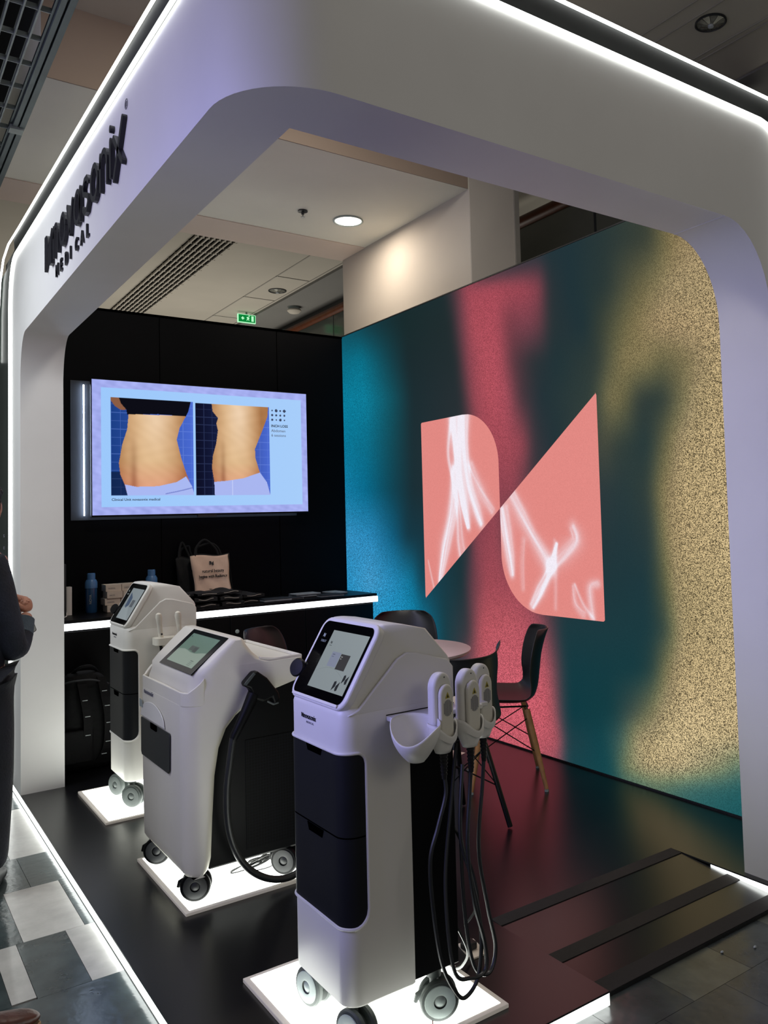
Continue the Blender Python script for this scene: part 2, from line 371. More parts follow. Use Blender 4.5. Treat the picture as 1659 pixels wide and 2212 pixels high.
# ---- ceiling fittings
def downlight(c, r, label, lit=False, grp=None):
    t = thing('ceiling_downlight', (c[0], c[1], c[2]), label, 'ceiling light', grp)
    MB().lathe([(r*.98, .002), (r*1.13, 0), (r*1.15, -.008), (r*1.06, -.012), (r*1.0, -.006)], c, n=32, cap=False).build('trim_ring', 'greyl' if lit else 'greyd', t)
    if lit: MB().lathe([(0, -.005), (r, -.005), (r, -.003)], c, n=32).build('glowing_disc', 'lampon', t)
    else:
        m = MB()
        for k in range(10):
            a0, a1 = 2*math.pi*k/10, 2*math.pi*(k+.9)/10
            m.add([(c[0]+r*math.cos(a0), c[1]+r*math.sin(a0), c[2]-.004), (c[0]+r*math.cos(a1), c[1]+r*math.sin(a1), c[2]-.004), (c[0]+r*.25*math.cos(a1), c[1]+r*.25*math.sin(a1), c[2]-.02), (c[0]+r*.25*math.cos(a0), c[1]+r*.25*math.sin(a0), c[2]-.02)], [(0, 1, 2, 3)])
        m.build('faceted_reflector', 'rdull', t)
        MB().lathe([(r*.22, -.016), (r*.2, -.03), (.002, -.034)], c, n=16).build('bulb', 'tag', t)
    return t
downlight((3.013, 5.49, 3.8), .1, 'round glowing white downlight in the low ceiling beside the white column', True)
lamp('rear_fill', 'AREA', (3.2, 10, 1.2), (3.2, 10, 4), 95, (1, .95, .86), 3.0)  # hidden uplight added behind the black wall to brighten the far ceiling
lamp('side_fill', 'AREA', (6.3, 4.6, 1.6), (5.6, 5.0, 4), 26, (1, .97, .88), 2.0)  # second hidden uplight, added to lift the dark area round the handrail
lamp('downlight_lamp', 'AREA', (3.013, 5.49, 3.78), (3.013, 5.49, 0), 11, (1, .86, .70), .18)
downlight((3.912, 8.85, 4.2), .09, 'unlit round reflector lamp in the ceiling strip above the green exit sign')
downlight((3.782, 2.72, 4.2), .075, 'unlit round reflector lamp in the dark ceiling at the upper right corner')
t = thing('fire_sprinkler', (2.637, 5.49, 3.8), 'small metal sprinkler head in the low ceiling left of the lit downlight', 'sprinkler')
MB().lathe([(.035, 0), (.036, -.008), (.012, -.014), (.009, -.03)], (2.637, 5.49, 3.8)).build('mount_plate', 'greyd', t)
MB().lathe([(.005, -.03), (.005, -.045), (.016, -.047), (.016, -.05)], (2.637, 5.49, 3.8)).build('deflector', 'steel', t)
t = thing('smoke_detector', (4.34, 9.33, 4.17), 'round white smoke detector on the dark ceiling strip right of the reflector lamp', 'smoke detector')
MB().lathe([(.07, 0), (.07, -.03), (.06, -.035)], (4.34, 9.33, 4.17)).build('base', 'greyl', t)
MB().lathe([(.085, -.035), (.085, -.05), (.06, -.075), (.01, -.085)], (4.34, 9.33, 4.17)).build('sensor_cap', 'ceil', t)
MB().lathe([(.05, 0), (.055, -.02), (.02, -.05), (.01, -.09)], (4.75, 10.5, 4.17)).build('tmp', 'greyl', tag_root := thing('ceiling_sensor', (4.75, 10.5, 4.17), 'small pale ceiling fitting just above the black wall, right of the exit sign', 'sensor')).name = 'sensor_body'
t = thing('exit_sign', (3.98, 9.95, 4.2), 'green illuminated exit sign hanging from the ceiling over the black wall', 'exit sign')
MB().box(3.86, 4.10, 9.95, 9.975, 4.06, 4.17).build('housing', 'greenw', t, bevel=.006)
sf = MB().box(3.872, 4.088, 9.944, 9.951, 4.07, 4.16).build('sign_face', 'green', t)
pg = MB(); pg.prism([(.03, .045), (.055, .07), (.055, .055), (.07, .054), (.07, .035), (.055, .035), (.055, .02)], (3.872, 9.943, 4.07), X_, Z_, -Y_, .001)
pg.build('arrow_symbol', 'greenw', sf); pg = MB()
pg.prism([(.10, .02), (.112, .045), (.10, .058), (.118, .068), (.135, .06), (.14, .045), (.128, .04), (.14, .02), (.128, .022), (.12, .035), (.108, .018)], (3.872, 9.943, 4.07), X_, Z_, -Y_, .001)
pg.prism(arc(.135, .077, .008, .008, 0, 360, 10), (3.872, 9.943, 4.07), X_, Z_, -Y_, .001)
pg.build('running_man_symbol', 'greenw', sf)
MB().prism([(.165, .012), (.195, .012), (.195, .08), (.165, .08)], (3.872, 9.943, 4.07), X_, Z_, -Y_, .001).build('door_symbol', 'greenw', sf)
MB().box(3.97, 3.99, 9.955, 9.97, 4.17, 4.2).build('bracket', 'greyl', t)
t = thing('ceiling_vent', (2.7, 9, 4.2), 'long slotted air vent in the ceiling above the black wall', 'air vent')
MB().box(2.51, 2.89, 7.0, 12.6, 4.185, 4.2).build('dark_backing', 'hole', t)
sl = MB()
for k in range(8): sl.box(2.51+k*.0515, 2.528+k*.0515, 7.0, 12.6, 4.168, 4.19)
for k in range(28):
    for j in range(8): sl.box(2.503+j*.0515, 2.536+j*.0515, 7.05+k*.2, 7.075+k*.2, 4.166, 4.186)
sl.build('slats', 'ceil', t)
t = thing('ceiling_lattice', (.3, 4, 3.5), 'dark open metal ceiling lattice with grey edge beam at the upper left corner', 'ceiling grid')
g = MB()
for k in range(9): g.box(.555-.052*k, .561-.052*k, 2.2, 9, 3.5, 3.53)
g.build('long_bars', 'lattice', t)
g = MB()
for k in range(30): g.box(.1, .60, 2.3+k*.225, 2.304+k*.225, 3.502, 3.525)
g.build('cross_bars', 'lattice', t)
MB().box(.612, .632, 2.2, 9, 3.49, 3.56).box(.60, .664, 2.2, 9, 3.505, 3.52).box(.64, .664, 2.2, 9, 3.488, 3.60).build('edge_beam', 'beam', t)
MB().box(.60, .66, 4.48, 4.54, 3.478, 3.5).build('bracket', 'lattice', t)
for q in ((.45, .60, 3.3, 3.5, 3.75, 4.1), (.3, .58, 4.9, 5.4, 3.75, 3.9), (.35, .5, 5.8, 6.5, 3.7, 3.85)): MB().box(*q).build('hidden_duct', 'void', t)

# ================================================================ stage, walls of the stand
stage = MB()
def slabpoly(mb, poly, z0, z1): mb.prism(poly, (0, 0, z0), X_, Y_, Z_, z1-z0)
slabpoly(stage, [(XL, YF), (1.825, YF), (1.825, 2.40), (2.80, 2.40), (2.80, YF), (3.42, YF), (3.42, 6.3), (XL, 6.3)], DZ-.006, DZ)
st = tag(stage.build('stage_platform', 'deck'), 'low glossy black platform with lit white edge carrying the whole stand', 'platform')
MB().box(XL+.012, 1.815, YF+.012, 6.28, FZ, DZ-.006).box(1.8, 2.81, 2.42, 6.28, FZ, DZ-.006).box(2.812, 3.41, YF+.012, 6.28, FZ, DZ-.006).build('substructure', 'black', st)
MB().box(XL, XL+.012, YF, 6.3, FZ+.006, DZ-.012).build('edge_light', 'strip', st)
MB().box(XL+.012, 1.825, YF, YF+.012, FZ+.004, DZ-.0065).box(1.815, 1.825, YF, YF+.03, FZ+.006, DZ-.012).build('edge_light', 'strip', st)
MB().box(2.80, 2.812, YF, 2.2, FZ+.002, DZ-.0065).box(2.80, 3.42, YF, YF+.012, FZ+.006, DZ-.012).build('edge_light', 'strip', st)
rp = thing('entry_ramp', (2.3, 2.1, FZ), 'black sloping entry ramp with three dark grip strips set into the platform front', 'ramp')
def rz(y): return FZ+.012+(DZ-FZ-.012)*max(0, min(1, (y-1.86)/(2.40-1.86)))
r_ = MB(); r_.add([(1.827, 1.86, FZ), (2.798, 1.86, FZ), (2.798, 2.40, FZ), (1.827, 2.40, FZ), (1.827, 1.86, rz(1.86)), (2.798, 1.86, rz(1.86)), (2.798, 2.40, DZ-.0005), (1.827, 2.40, DZ-.0005)],
                  [(0, 3, 2, 1), (4, 5, 6, 7), (0, 1, 5, 4), (1, 2, 6, 5), (2, 3, 7, 6), (3, 0, 4, 7)])
r_.build('ramp_board', 'deck', rp)
for y0, y1, x0 in ((2.345, 2.40, 1.827), (2.06, 2.118, 1.832), (1.862, 1.925, 1.827)):
    q = MB(); q.add([(x0, y0, rz(y0)), (2.797, y0, rz(y0)), (2.797, y1, rz(y1)), (x0, y1, rz(y1)), (x0, y0, rz(y0)+.0025), (2.797, y0, rz(y0)+.0025), (2.797, y1, rz(y1)+.0025), (x0, y1, rz(y1)+.0025)],
                    [(0, 3, 2, 1), (4, 5, 6, 7), (0, 1, 5, 4), (1, 2, 6, 5), (2, 3, 7, 6), (3, 0, 4, 7)])
    q.build('grip_strip', mat('grip_tape', '1b1817', .85, noise=.25, nscale=60), rp)
for x, y in ((2.33, 1.80), (2.44, 1.75)):
    tag(MB().ball((x, y, FZ+.004), (.007, .004, .004), 6).build('paper_scrap', 'tag'), 'tiny white paper scrap on the slate floor, %s' % ('nearer the ramp' if y > 1.78 else 'nearer the right image edge'), 'scrap', 'white scraps on the slate floor')

wb = MB(); wb.box(.955, XW, YW, YW+.1, DZ, 3.066)
wback = struct(wb.build('wall_back', 'wallblack'))
sm = MB()
for x in (1.80, 2.72): sm.box(x, x+.004, YW-.002, YW, DZ, 3.066)
sm.box(.96, XW, YW-.006, YW, 3.055, 3.07); sm.build('panel_seam', 'hole', wback)
sd = MB(); sd.box(XL+.02, .955, 5.2, YW+.1, DZ, 3.14)
wleft = struct(sd.build('wall_left', 'side'))
for k, s_ in enumerate(('ART', 'LINE', 'CARE')): text(s_, (XL+.019, 5.93, 1.47-.075*k), -Y_, Z_, .03, 'inkg', wleft, 'faint_lettering')

# ---- illuminated fabric wall
# colour bands of the print: rows of (along the wall, height, red, green, blue)
LEDROWS = [
 [(3.70, -0.25, 31, 90, 95), (2.42, 0.09, 31, 90, 95)],
 [(3.90, -0.13, 138, 80, 88), (3.57, -0.05, 23, 72, 80), (3.14, 0.05, 32, 86, 92), (2.91, 0.10, 85, 112, 95), (2.68, 0.16, 63, 107, 104), (2.41, 0.22, 37, 95, 99)],
 [(4.51, -0.15, 164, 90, 100), (3.89, -0.02, 184, 90, 102), (3.68, 0.03, 144, 80, 92), (3.58, 0.05, 26, 68, 76), (3.23, 0.13, 20, 72, 79), (3.13, 0.15, 122, 130, 96), (2.97, 0.19, 200, 185, 124), (2.76, 0.23, 205, 189, 128), (2.51, 0.29, 143, 148, 112), (2.41, 0.31, 94, 122, 108)],
 [(4.71, -0.01, 58, 64, 74), (4.50, 0.03, 164, 90, 100), (4.30, 0.07, 199, 95, 106), (3.88, 0.15, 208, 98, 109), (3.65, 0.19, 184, 90, 102), (3.58, 0.21, 35, 64, 72), (3.30, 0.26, 18, 68, 76), (3.16, 0.29, 61, 92, 88), (3.03, 0.32, 181, 169, 112), (2.81, 0.36, 216, 200, 136), (2.41, 0.44, 200, 185, 124)],
 [(5.17, 0.10, 15, 111, 144), (4.70, 0.18, 58, 64, 74), (4.49, 0.21, 180, 90, 100), (4.29, 0.25, 212, 100, 111), (3.96, 0.30, 221, 104, 114), (3.71, 0.35, 204, 96, 107), (3.61, 0.36, 61, 64, 72), (3.55, 0.37, 15, 60, 68), (3.22, 0.43, 20, 62, 68), (3.08, 0.45, 58, 76, 72), (2.95, 0.47, 111, 111, 82), (2.86, 0.49, 179, 166, 110), (2.71, 0.51, 212, 195, 132), (2.40, 0.56, 208, 191, 128)],
 [(5.83, 0.32, 26, 138, 184), (5.15, 0.40, 15, 111, 144), (4.80, 0.45, 25, 64, 74), (4.58, 0.48, 74, 60, 68), (4.42, 0.50, 180, 90, 100), (4.27, 0.52, 208, 99, 110), (3.99, 0.55, 212, 101, 111), (3.73, 0.58, 192, 92, 104), (3.63, 0.60, 79, 66, 74), (3.55, 0.61, 20, 60, 68), (3.01, 0.68, 23, 61, 67), (2.91, 0.69, 44, 68, 66), (2.82, 0.70, 133, 125, 84), (2.73, 0.71, 194, 177, 116), (2.39, 0.76, 202, 185, 123)],
 [(5.82, 0.64, 31, 156, 208), (5.33, 0.69, 28, 158, 208), (5.08, 0.71, 15, 136, 176), (4.93, 0.72, 19, 96, 122), (4.78, 0.74, 25, 64, 74), (4.51, 0.76, 58, 57, 63), (4.36, 0.77, 191, 90, 100), (4.07, 0.80, 200, 96, 106), (3.81, 0.82, 179, 86, 99), (3.68, 0.83, 90, 64, 73), (3.58, 0.84, 29, 59, 66), (2.93, 0.90, 28, 60, 66), (2.81, 0.91, 58, 74, 66), (2.72, 0.92, 176, 162, 105), (2.38, 0.95, 203, 186, 124)],
 [(6.19, 1.00, 44, 154, 208), (5.80, 1.01, 74, 168, 220), (5.45, 1.03, 42, 149, 200), (5.19, 1.04, 19, 123, 160), (5.06, 1.04, 21, 72, 90), (4.55, 1.07, 29, 52, 58), (4.47, 1.07, 90, 60, 70), (4.29, 1.08, 168, 79, 90), (3.92, 1.10, 160, 76, 88), (3.71, 1.11, 58, 56, 61), (3.47, 1.12, 33, 55, 61), (2.92, 1.14, 31, 58, 64), (2.81, 1.14, 82, 86, 63), (2.74, 1.15, 176, 162, 105), (2.38, 1.16, 202, 185, 123)],
 [(6.19, 1.38, 58, 155, 208), (5.78, 1.38, 47, 147, 200), (5.43, 1.38, 18, 95, 128), (5.23, 1.38, 22, 58, 72), (4.48, 1.38, 32, 52, 58), (4.40, 1.38, 138, 68, 80), (4.18, 1.38, 160, 76, 88), (3.95, 1.38, 48, 54, 58), (3.07, 1.38, 36, 57, 62), (2.88, 1.38, 44, 61, 62), (2.78, 1.38, 154, 141, 90), (2.67, 1.38, 196, 178, 117), (2.39, 1.38, 202, 185, 123)],
 [(6.19, 1.77, 22, 132, 174), (5.84, 1.75, 10, 111, 146), (5.48, 1.74, 16, 74, 92), (5.15, 1.72, 27, 48, 55), (4.44, 1.69, 44, 51, 55), (4.29, 1.68, 143, 70, 82), (3.98, 1.67, 150, 72, 84), (3.80, 1.66, 58, 55, 61), (3.05, 1.63, 42, 60, 62), (2.89, 1.62, 51, 64, 60), (2.80, 1.61, 141, 129, 84), (2.68, 1.61, 191, 174, 114), (2.39, 1.60, 202, 184, 121)],
 [(6.20, 2.16, 11, 128, 162), (5.82, 2.12, 13, 117, 146), (5.40, 2.09, 20, 75, 88), (5.14, 2.06, 29, 48, 54), (4.45, 2.00, 45, 50, 54), (4.30, 1.99, 165, 76, 88), (4.06, 1.96, 173, 80, 92), (3.88, 1.95, 155, 74, 86), (3.77, 1.94, 58, 55, 61), (3.58, 1.92, 34, 52, 58), (3.18, 1.89, 74, 76, 64), (3.11, 1.88, 56, 66, 60), (2.88, 1.86, 39, 58, 60), (2.76, 1.85, 108, 103, 72), (2.67, 1.84, 184, 168, 110), (2.39, 1.81, 201, 183, 121)],
 [(6.20, 2.55, 12, 134, 166), (5.81, 2.50, 15, 134, 164), (5.38, 2.44, 20, 82, 95), (5.12, 2.40, 29, 46, 51), (4.51, 2.32, 41, 49, 53), (4.36, 2.30, 160, 76, 88), (4.18, 2.28, 187, 85, 97), (4.02, 2.26, 176, 82, 96), (3.88, 2.24, 74, 56, 63), (3.69, 2.21, 35, 52, 58), (3.27, 2.15, 51, 64, 60), (3.13, 2.13, 133, 123, 82), (3.03, 2.12, 108, 104, 72), (2.93, 2.11, 52, 62, 58), (2.78, 2.09, 46, 60, 58), (2.69, 2.07, 92, 92, 70), (2.57, 2.06, 176, 162, 106), (2.39, 2.03, 200, 182, 120)],
 [(6.18, 2.86, 13, 111, 136), (5.87, 2.81, 12, 120, 146), (5.43, 2.73, 21, 69, 80), (5.17, 2.69, 28, 44, 48), (4.55, 2.58, 36, 47, 50), (4.42, 2.56, 138, 70, 82), (4.27, 2.53, 184, 84, 96), (4.08, 2.50, 184, 84, 97), (3.94, 2.48, 90, 58, 66), (3.76, 2.45, 46, 52, 56), (3.56, 2.41, 34, 53, 58), (3.22, 2.35, 51, 62, 58), (3.02, 2.32, 141, 129, 84), (2.86, 2.29, 138, 128, 84), (2.77, 2.28, 106, 102, 72), (2.62, 2.25, 125, 116, 80), (2.48, 2.23, 184, 168, 110), (2.39, 2.21, 196, 178, 118)],
 [(6.17, 3.18, 19, 74, 88), (5.70, 3.08, 23, 58, 66), (5.22, 2.98, 26, 44, 46), (4.60, 2.85, 34, 46, 48), (4.49, 2.83, 106, 64, 74), (4.36, 2.80, 180, 82, 94), (4.11, 2.75, 181, 82, 95), (3.97, 2.72, 122, 64, 74), (3.80, 2.68, 126, 68, 80), (3.69, 2.66, 106, 63, 72), (3.59, 2.64, 42, 53, 56), (3.32, 2.58, 32, 52, 58), (3.18, 2.55, 58, 66, 56), (2.94, 2.50, 133, 122, 80), (2.76, 2.46, 179, 160, 104), (2.39, 2.39, 187, 169, 112)],
 [(6.17, 3.50, 18, 60, 72), (5.34, 3.29, 26, 45, 48), (4.67, 3.13, 31, 47, 50), (4.53, 3.09, 90, 61, 69), (4.40, 3.06, 168, 77, 90), (4.05, 2.98, 176, 79, 92), (3.83, 2.92, 166, 75, 88), (3.68, 2.88, 138, 68, 80), (3.60, 2.86, 45, 52, 56), (3.42, 2.82, 32, 52, 58), (3.13, 2.75, 45, 58, 56), (2.90, 2.69, 106, 100, 70), (2.69, 2.64, 168, 154, 102), (2.41, 2.57, 184, 168, 112)],
 [(3.41, 3.09, 34, 52, 58), (3.15, 3.01, 42, 56, 56), (2.82, 2.92, 60, 66, 56), (2.67, 2.87, 138, 124, 80), (2.53, 2.83, 171, 154, 102), (2.37, 2.79, 184, 165, 108)],
]
lw = thing('illuminated_wall', (XW, 4.1, DZ), 'tall glowing fabric wall with blurred teal, red and gold bands and a pink logo', 'light wall')
def ledfn(U, V):
    y = (YW-U).ravel(); z = (V+.09).ravel(); n = len(y); Z = []; C = []
    for row in LEDROWS:
        r_ = np.array(sorted(row), float); Z.append(np.interp(y, r_[:, 0], r_[:, 1])); C.append(np.stack([np.interp(y, r_[:, 0], r_[:, k]) for k in (2, 3, 4)], -1))
    Z = np.array(Z); C = np.array(C); out = C[0].copy()
    for i in range(len(LEDROWS)-1):
        f = np.clip((z-Z[i])/np.maximum(Z[i+1]-Z[i], .02), 0, 1)[:, None]
        sel = z >= Z[i]; out[sel] = (C[i]*(1-f)+C[i+1]*f)[sel]
    T_ = out.reshape(U.shape+(3,))
    for _ in range(10):
        P = np.pad(T_, ((1, 1), (1, 1), (0, 0)), 'edge'); T_ = (P[:-2, 1:-1]+P[2:, 1:-1]+P[1:-1, :-2]+P[1:-1, 2:]+2*T_)/6
    gold = np.clip((np.minimum(T_[..., 0], T_[..., 1])-90)/60, 0, 1)*np.clip((T_[..., 0]-T_[..., 2])/60, 0, 1)
    T_[..., 2] += .14*gold*(T_[..., 0]-T_[..., 2]); T_[..., 1] -= .03*gold*T_[..., 1]
    return T_
painted('fabric_print', (XW, YW, .09), -Y_, Z_, YW-1.95, 2.976, 220, 160, ledfn, screenmat('fabric_light', .95, .9, 230), lw)
MB().box(XW+.005, XW+.1, 1.9, YW, DZ, 3.066).build('housing', 'black', lw)
MB().box(XW-.006, XW+.1, 1.9, YW, 3.066, 3.074).box(XW-.004, XW+.1, 1.9, YW, DZ, .089).build('edge_profile', 'greyd', lw)
# pink logo: two pieces, each row spans from its left to its right edge
def logo_piece(name, flip):
    cy, cz = 4.119, 1.5615; W_, H_ = .885, .645; N = 250; K = 170
    vs = []; uv = []
    for j in range(N+1):
        z = H_-(H_*1.0+.62)*j/N                   # from +.645 down to -.62 relative to the centre
        l = -W_; top = .335                        # vertical left side, curve radii .38 x .36
        if z > .29: rr_ = -.375+.375*math.sqrt(max(0, 1-((z-.29)/(H_-.29))**2)) if z < H_ else -.375
        elif z > 0: rr_ = 0
        else: rr_ = W_*1.0*z/.62
        if z > H_-.012: l += .012-math.sqrt(max(0, .012**2-(z-(H_-.012))**2))
        if z < -.605: l += (-.605-z)*.6
        rr_ = max(rr_, l+.001)
        for i in range(K+1):
            a = l+(rr_-l)*i/K; vs.append((a, z)); uv.append((a, z))
    s_ = -1 if flip else 1
    mb = MB(); mb.add([(XW-.004, cy-s_*a, cz+s_*z) for a, z in vs], [(j*(K+1)+i, j*(K+1)+i+1, (j+1)*(K+1)+i+1, (j+1)*(K+1)+i) for j in range(N) for i in range(K)])
    m = screenmat('logo_light_'+name, 1.0, .07, 300)
    o = mb.build(name, m, lw, fix=False)
    A = np.array([(s_*a, s_*z) for a, z in vs]); U, V = A[:, 0], A[:, 1]
    c = np.tile(hx('e38a84'), (len(A), 1)); w = np.zeros(len(A))
    rs = random.Random(11 if flip else 4)
    def flame(pts, wid, amt):
        nonlocal w
        P = np.array(spline([(p[0], p[1], 0) for p in pts], 7))[:, :2]; t_ = np.linspace(0, 1, len(P)); wv = np.interp(t_, np.linspace(0, 1, len(wid)), wid)
        tn = np.gradient(P, axis=0); nr = np.stack([-tn[:, 1], tn[:, 0]], -1); nr /= np.maximum(np.linalg.norm(nr, axis=1), 1e-6)[:, None]
        lo = P.min(0)-.2; hi = P.max(0)+.2; sel = np.where((U > lo[0]) & (U < hi[0]) & (V > lo[1]) & (V < hi[1]))[0]; Us, Vs = U[sel], V[sel]
        def stroke(Q, ww, am):
            best = np.full(len(Us), 9.); bw = np.full(len(Us), .01)
            for i in range(len(Q)-1):
                a_, d_ = Q[i], Q[i+1]-Q[i]; L2 = max(d_@d_, 1e-9); f_ = np.clip(((Us-a_[0])*d_[0]+(Vs-a_[1])*d_[1])/L2, 0, 1)
                D = np.hypot(Us-a_[0]-f_*d_[0], Vs-a_[1]-f_*d_[1]); m_ = D < best; best[m_] = D[m_]; bw[m_] = (ww[i]*(1-f_)+ww[i+1]*f_)[m_]
            w[sel] += am*np.exp(-(best/bw)**2)
        stroke(P, wv*1.25, amt*.62)
        for k in range(7 if max(wid) > .028 else 1):
            o1, o2 = rs.uniform(-1, 1), rs.uniform(-1, 1)
            Q = P+nr*(wv*(o1*(1-t_)+o2*t_))[:, None]; stroke(Q, np.maximum(wv*rs.uniform(.12, .45), .005), amt*rs.uniform(.12, .38))
    if not flip:
        flame([(-.45, .66), (-.44, .45), (-.42, .25), (-.38, .05), (-.34, -.12)], [.07, .06, .05, .05, .02], .95)
        flame([(-.36, .66), (-.36, .45), (-.33, .2), (-.25, 0), (-.2, -.1)], [.06, .04, .04, .05, .03], .75)
        flame([(-.48, .3), (-.52, 0), (-.62, -.25), (-.70, -.5)], [.03, .05, .05, .02], .8)
        flame([(-.5, .62), (-.55, .4), (-.5, .2), (-.45, 0), (-.44, -.2), (-.42, -.3)], [.03, .02, .02, .03, .04, .04], .5)
        flame([(-.3, .3), (-.2, .12), (-.08, -.02)], [.03, .05, .03], .45)
        flame([(-.84, -.35), (-.80, -.47), (-.76, -.58)], [.006, .01, .008], .5)
    else:
        flame([(.02, 0), (.05, -.15), (.08, -.3), (.1, -.42)], [.05, .05, .04, .02], .85)
        flame([(.1, .1), (.2, -.05), (.3, -.18), (.4, -.3), (.47, -.38)], [.04, .05, .04, .05, .03], .6)
        flame([(.28, -.6), (.36, -.5), (.45, -.38), (.52, -.22)], [.02, .035, .03, .01], .95)
        flame([(.45, -.36), (.58, -.28), (.68, -.2), (.66, -.12)], [.04, .05, .05, .03], .55)
        flame([(.22, -.2), (.2, -.35), (.2, -.5)], [.02, .02, .015], .4)
        flame([(.5, -.2), (.5, -.4), (.49, -.6)], [.01, .015, .012], .4)
        flame([(.65, -.46), (.66, -.56), (.72, -.62)], [.012, .02, .02], .6)
        flame([(.66, -.45), (.72, -.56), (.80, -.64)], [.006, .012, .012], .6)
        flame([(.84, -.44), (.78, -.47), (.79, -.62)], [.02, .025, .02], .8)
    w = np.clip(w, 0, 1)[:, None]
    c = c*(1-w)+hx('f4eef8')*w
    c = c/255; c = np.where(c <= .04045, c/12.92, ((c+.055)/1.055)**2.4)
    at = o.data.color_attributes.new('Col', 'FLOAT_COLOR', 'POINT'); at.data.foreach_set('color', np.hstack([c, np.ones((len(c), 1))]).astype(np.float32).ravel())
    o['label'] = 'pink logo piece with white flames'
logo_piece('logo_piece', False); logo_piece('logo_piece', True)

# ================================================================ white portal frame
pt = thing('portal_frame', (XL, 3.6, DZ), 'white rounded portal frame of the stand with glowing edges and black lettering', 'portal frame')
RC = .25; LS = 5.45-(YF+RC); LA = math.pi/2*RC; LF = 2.96-(XL+RC); LT = LS+LA+LF
ZB = 2.588
def O(s_, off=0):
    if s_ <= LS: return (XL-off, 5.45-s_)
    if s_ <= LS+LA:
        a = (s_-LS)/RC; return (XL+RC-(RC+off)*math.cos(a), YF+RC-(RC+off)*math.sin(a))
    return (XL+RC+(s_-LS-LA), YF-off)
def I(s_):
    x, y = O(s_); return (max(x, .955), max(y, 2.061)) if True else None
def zt(s_):
    if s_ < LS: z = 3.085-.075*s_/LS
    else: z = 3.01+.008*math.sin(math.pi*min(1, (s_-LS)/LA/2))
    if s_ < .22: z -= .27*(1-math.sqrt(max(0, 1-((.22-s_)/.22)**2)))
    e = LT-s_
    if e < .15: z -= .16*(1-math.sqrt(max(0, 1-((.15-e)/.15)**2)))
    return z
SJ, RJ, ZJ = 5.45-5.13, .17, .26          # left jamb
SK, RK, ZK = LT-(2.96-2.83), .26, .34      # right jamb
low = [(SJ, DZ)]+[(SJ+RJ*(1-math.cos(R(a))), ZB-ZJ+ZJ*math.sin(R(a))) for a in range(0, 91, 9)]
ss = list(np.arange(SJ+RJ+.15, LS, .25))+[LS+LA*i/14 for i in range(15)]+list(np.arange(LS+LA+.15, SK-RK, .25))
low += [(s_, ZB) for s_ in ss if SJ+RJ < s_ < SK-RK]
low += [(SK-RK+RK*math.cos(R(a)), ZB-ZK+ZK*math.sin(R(a))) for a in range(90, -1, -9)]+[(SK, DZ)]
pf = MB()
out = [(*O(s_), z) for s_, z in low]; inn = [(*I(s_), z) for s_, z in low]
# soffit and jambs
k = len(low); pf2 = MB(); pf2.add(out+inn, [(i, i+1, k+i+1, k+i) for i in range(k-1)])
# outer skin: full-height legs at both ends, band between
cols = [(s_, DZ) for s_ in (0, .01, .03, .06, .1, .15, .22, SJ)]+low[1:-1]+[(s_, DZ) for s_ in (SK, LT-.1, LT-.06, LT-.03, LT-.01, LT)]
vs = []; 
for s_, z in cols: vs += [(*O(s_), z), (*O(s_), zt(s_))]
fs = [(2*i, 2*i+2, 2*i+3, 2*i+1) for i in range(len(cols)-1) if not (abs(cols[i][0]-cols[i+1][0]) < 1e-9)]
pf2.add(vs, fs)
vi = []
for s_, z in cols: vi += [(*I(s_), z), (*I(s_), zt(s_)-.01)]
pf2.add(vi, [(2*i, 2*i+1, 2*i+3, 2*i+2) for i in range(len(cols)-1)])
pf2.add([(*O(0), DZ), (*I(0), DZ), (*I(0), 3.0), (*O(0), 2.9)], [(0, 1, 2, 3)])
pf2.add([(*O(LT), DZ), (*I(LT), DZ), (*I(LT), 3.0), (*O(LT), 2.9)], [(0, 1, 2, 3)])
sp = [LT*i/60 for i in range(61)]
pf2.add([(*O(q), zt(q)) for q in sp]+[(*I(q), zt(q)-.01) for q in sp], [(i, i+1, 61+i+1, 61+i) for i in range(60)])
shell = pf2.build('white_shell', 'white', pt, fix=False, sharp=30)
# seam at the start of the right jamb curve
MB().tube([(*O(SK-RK, .0005), ZB-.001), (*I(SK-RK), ZB-.001)], .0018, 6).build('panel_seam', 'shell', shell)
# light strip around the edge
path = [(0, DZ+.01)]+[(0, z) for z in np.arange(.5, 2.8, .5)]+[(q, zt(q)) for q in (0, .004, .012, .03, .06, .1, .15, .22)]
path += [(q, zt(q)) for q in np.arange(.3, LS, .3)]+[(LS+LA*i/8, zt(LS+LA*i/8)) for i in range(9)]+[(q, zt(q)) for q in np.arange(LS+LA+.2, LT-.16, .3)]
path += [(q, zt(q)) for q in (LT-.15, LT-.1, LT-.06, LT-.03, LT-.01, LT)]+[(LT, z) for z in (2.5, 2, 1, DZ+.01)]
MB().tube([(*O(q, .009), z+.002) for q, z in path], .0072, 8).build('light_strip', 'strip', pt)
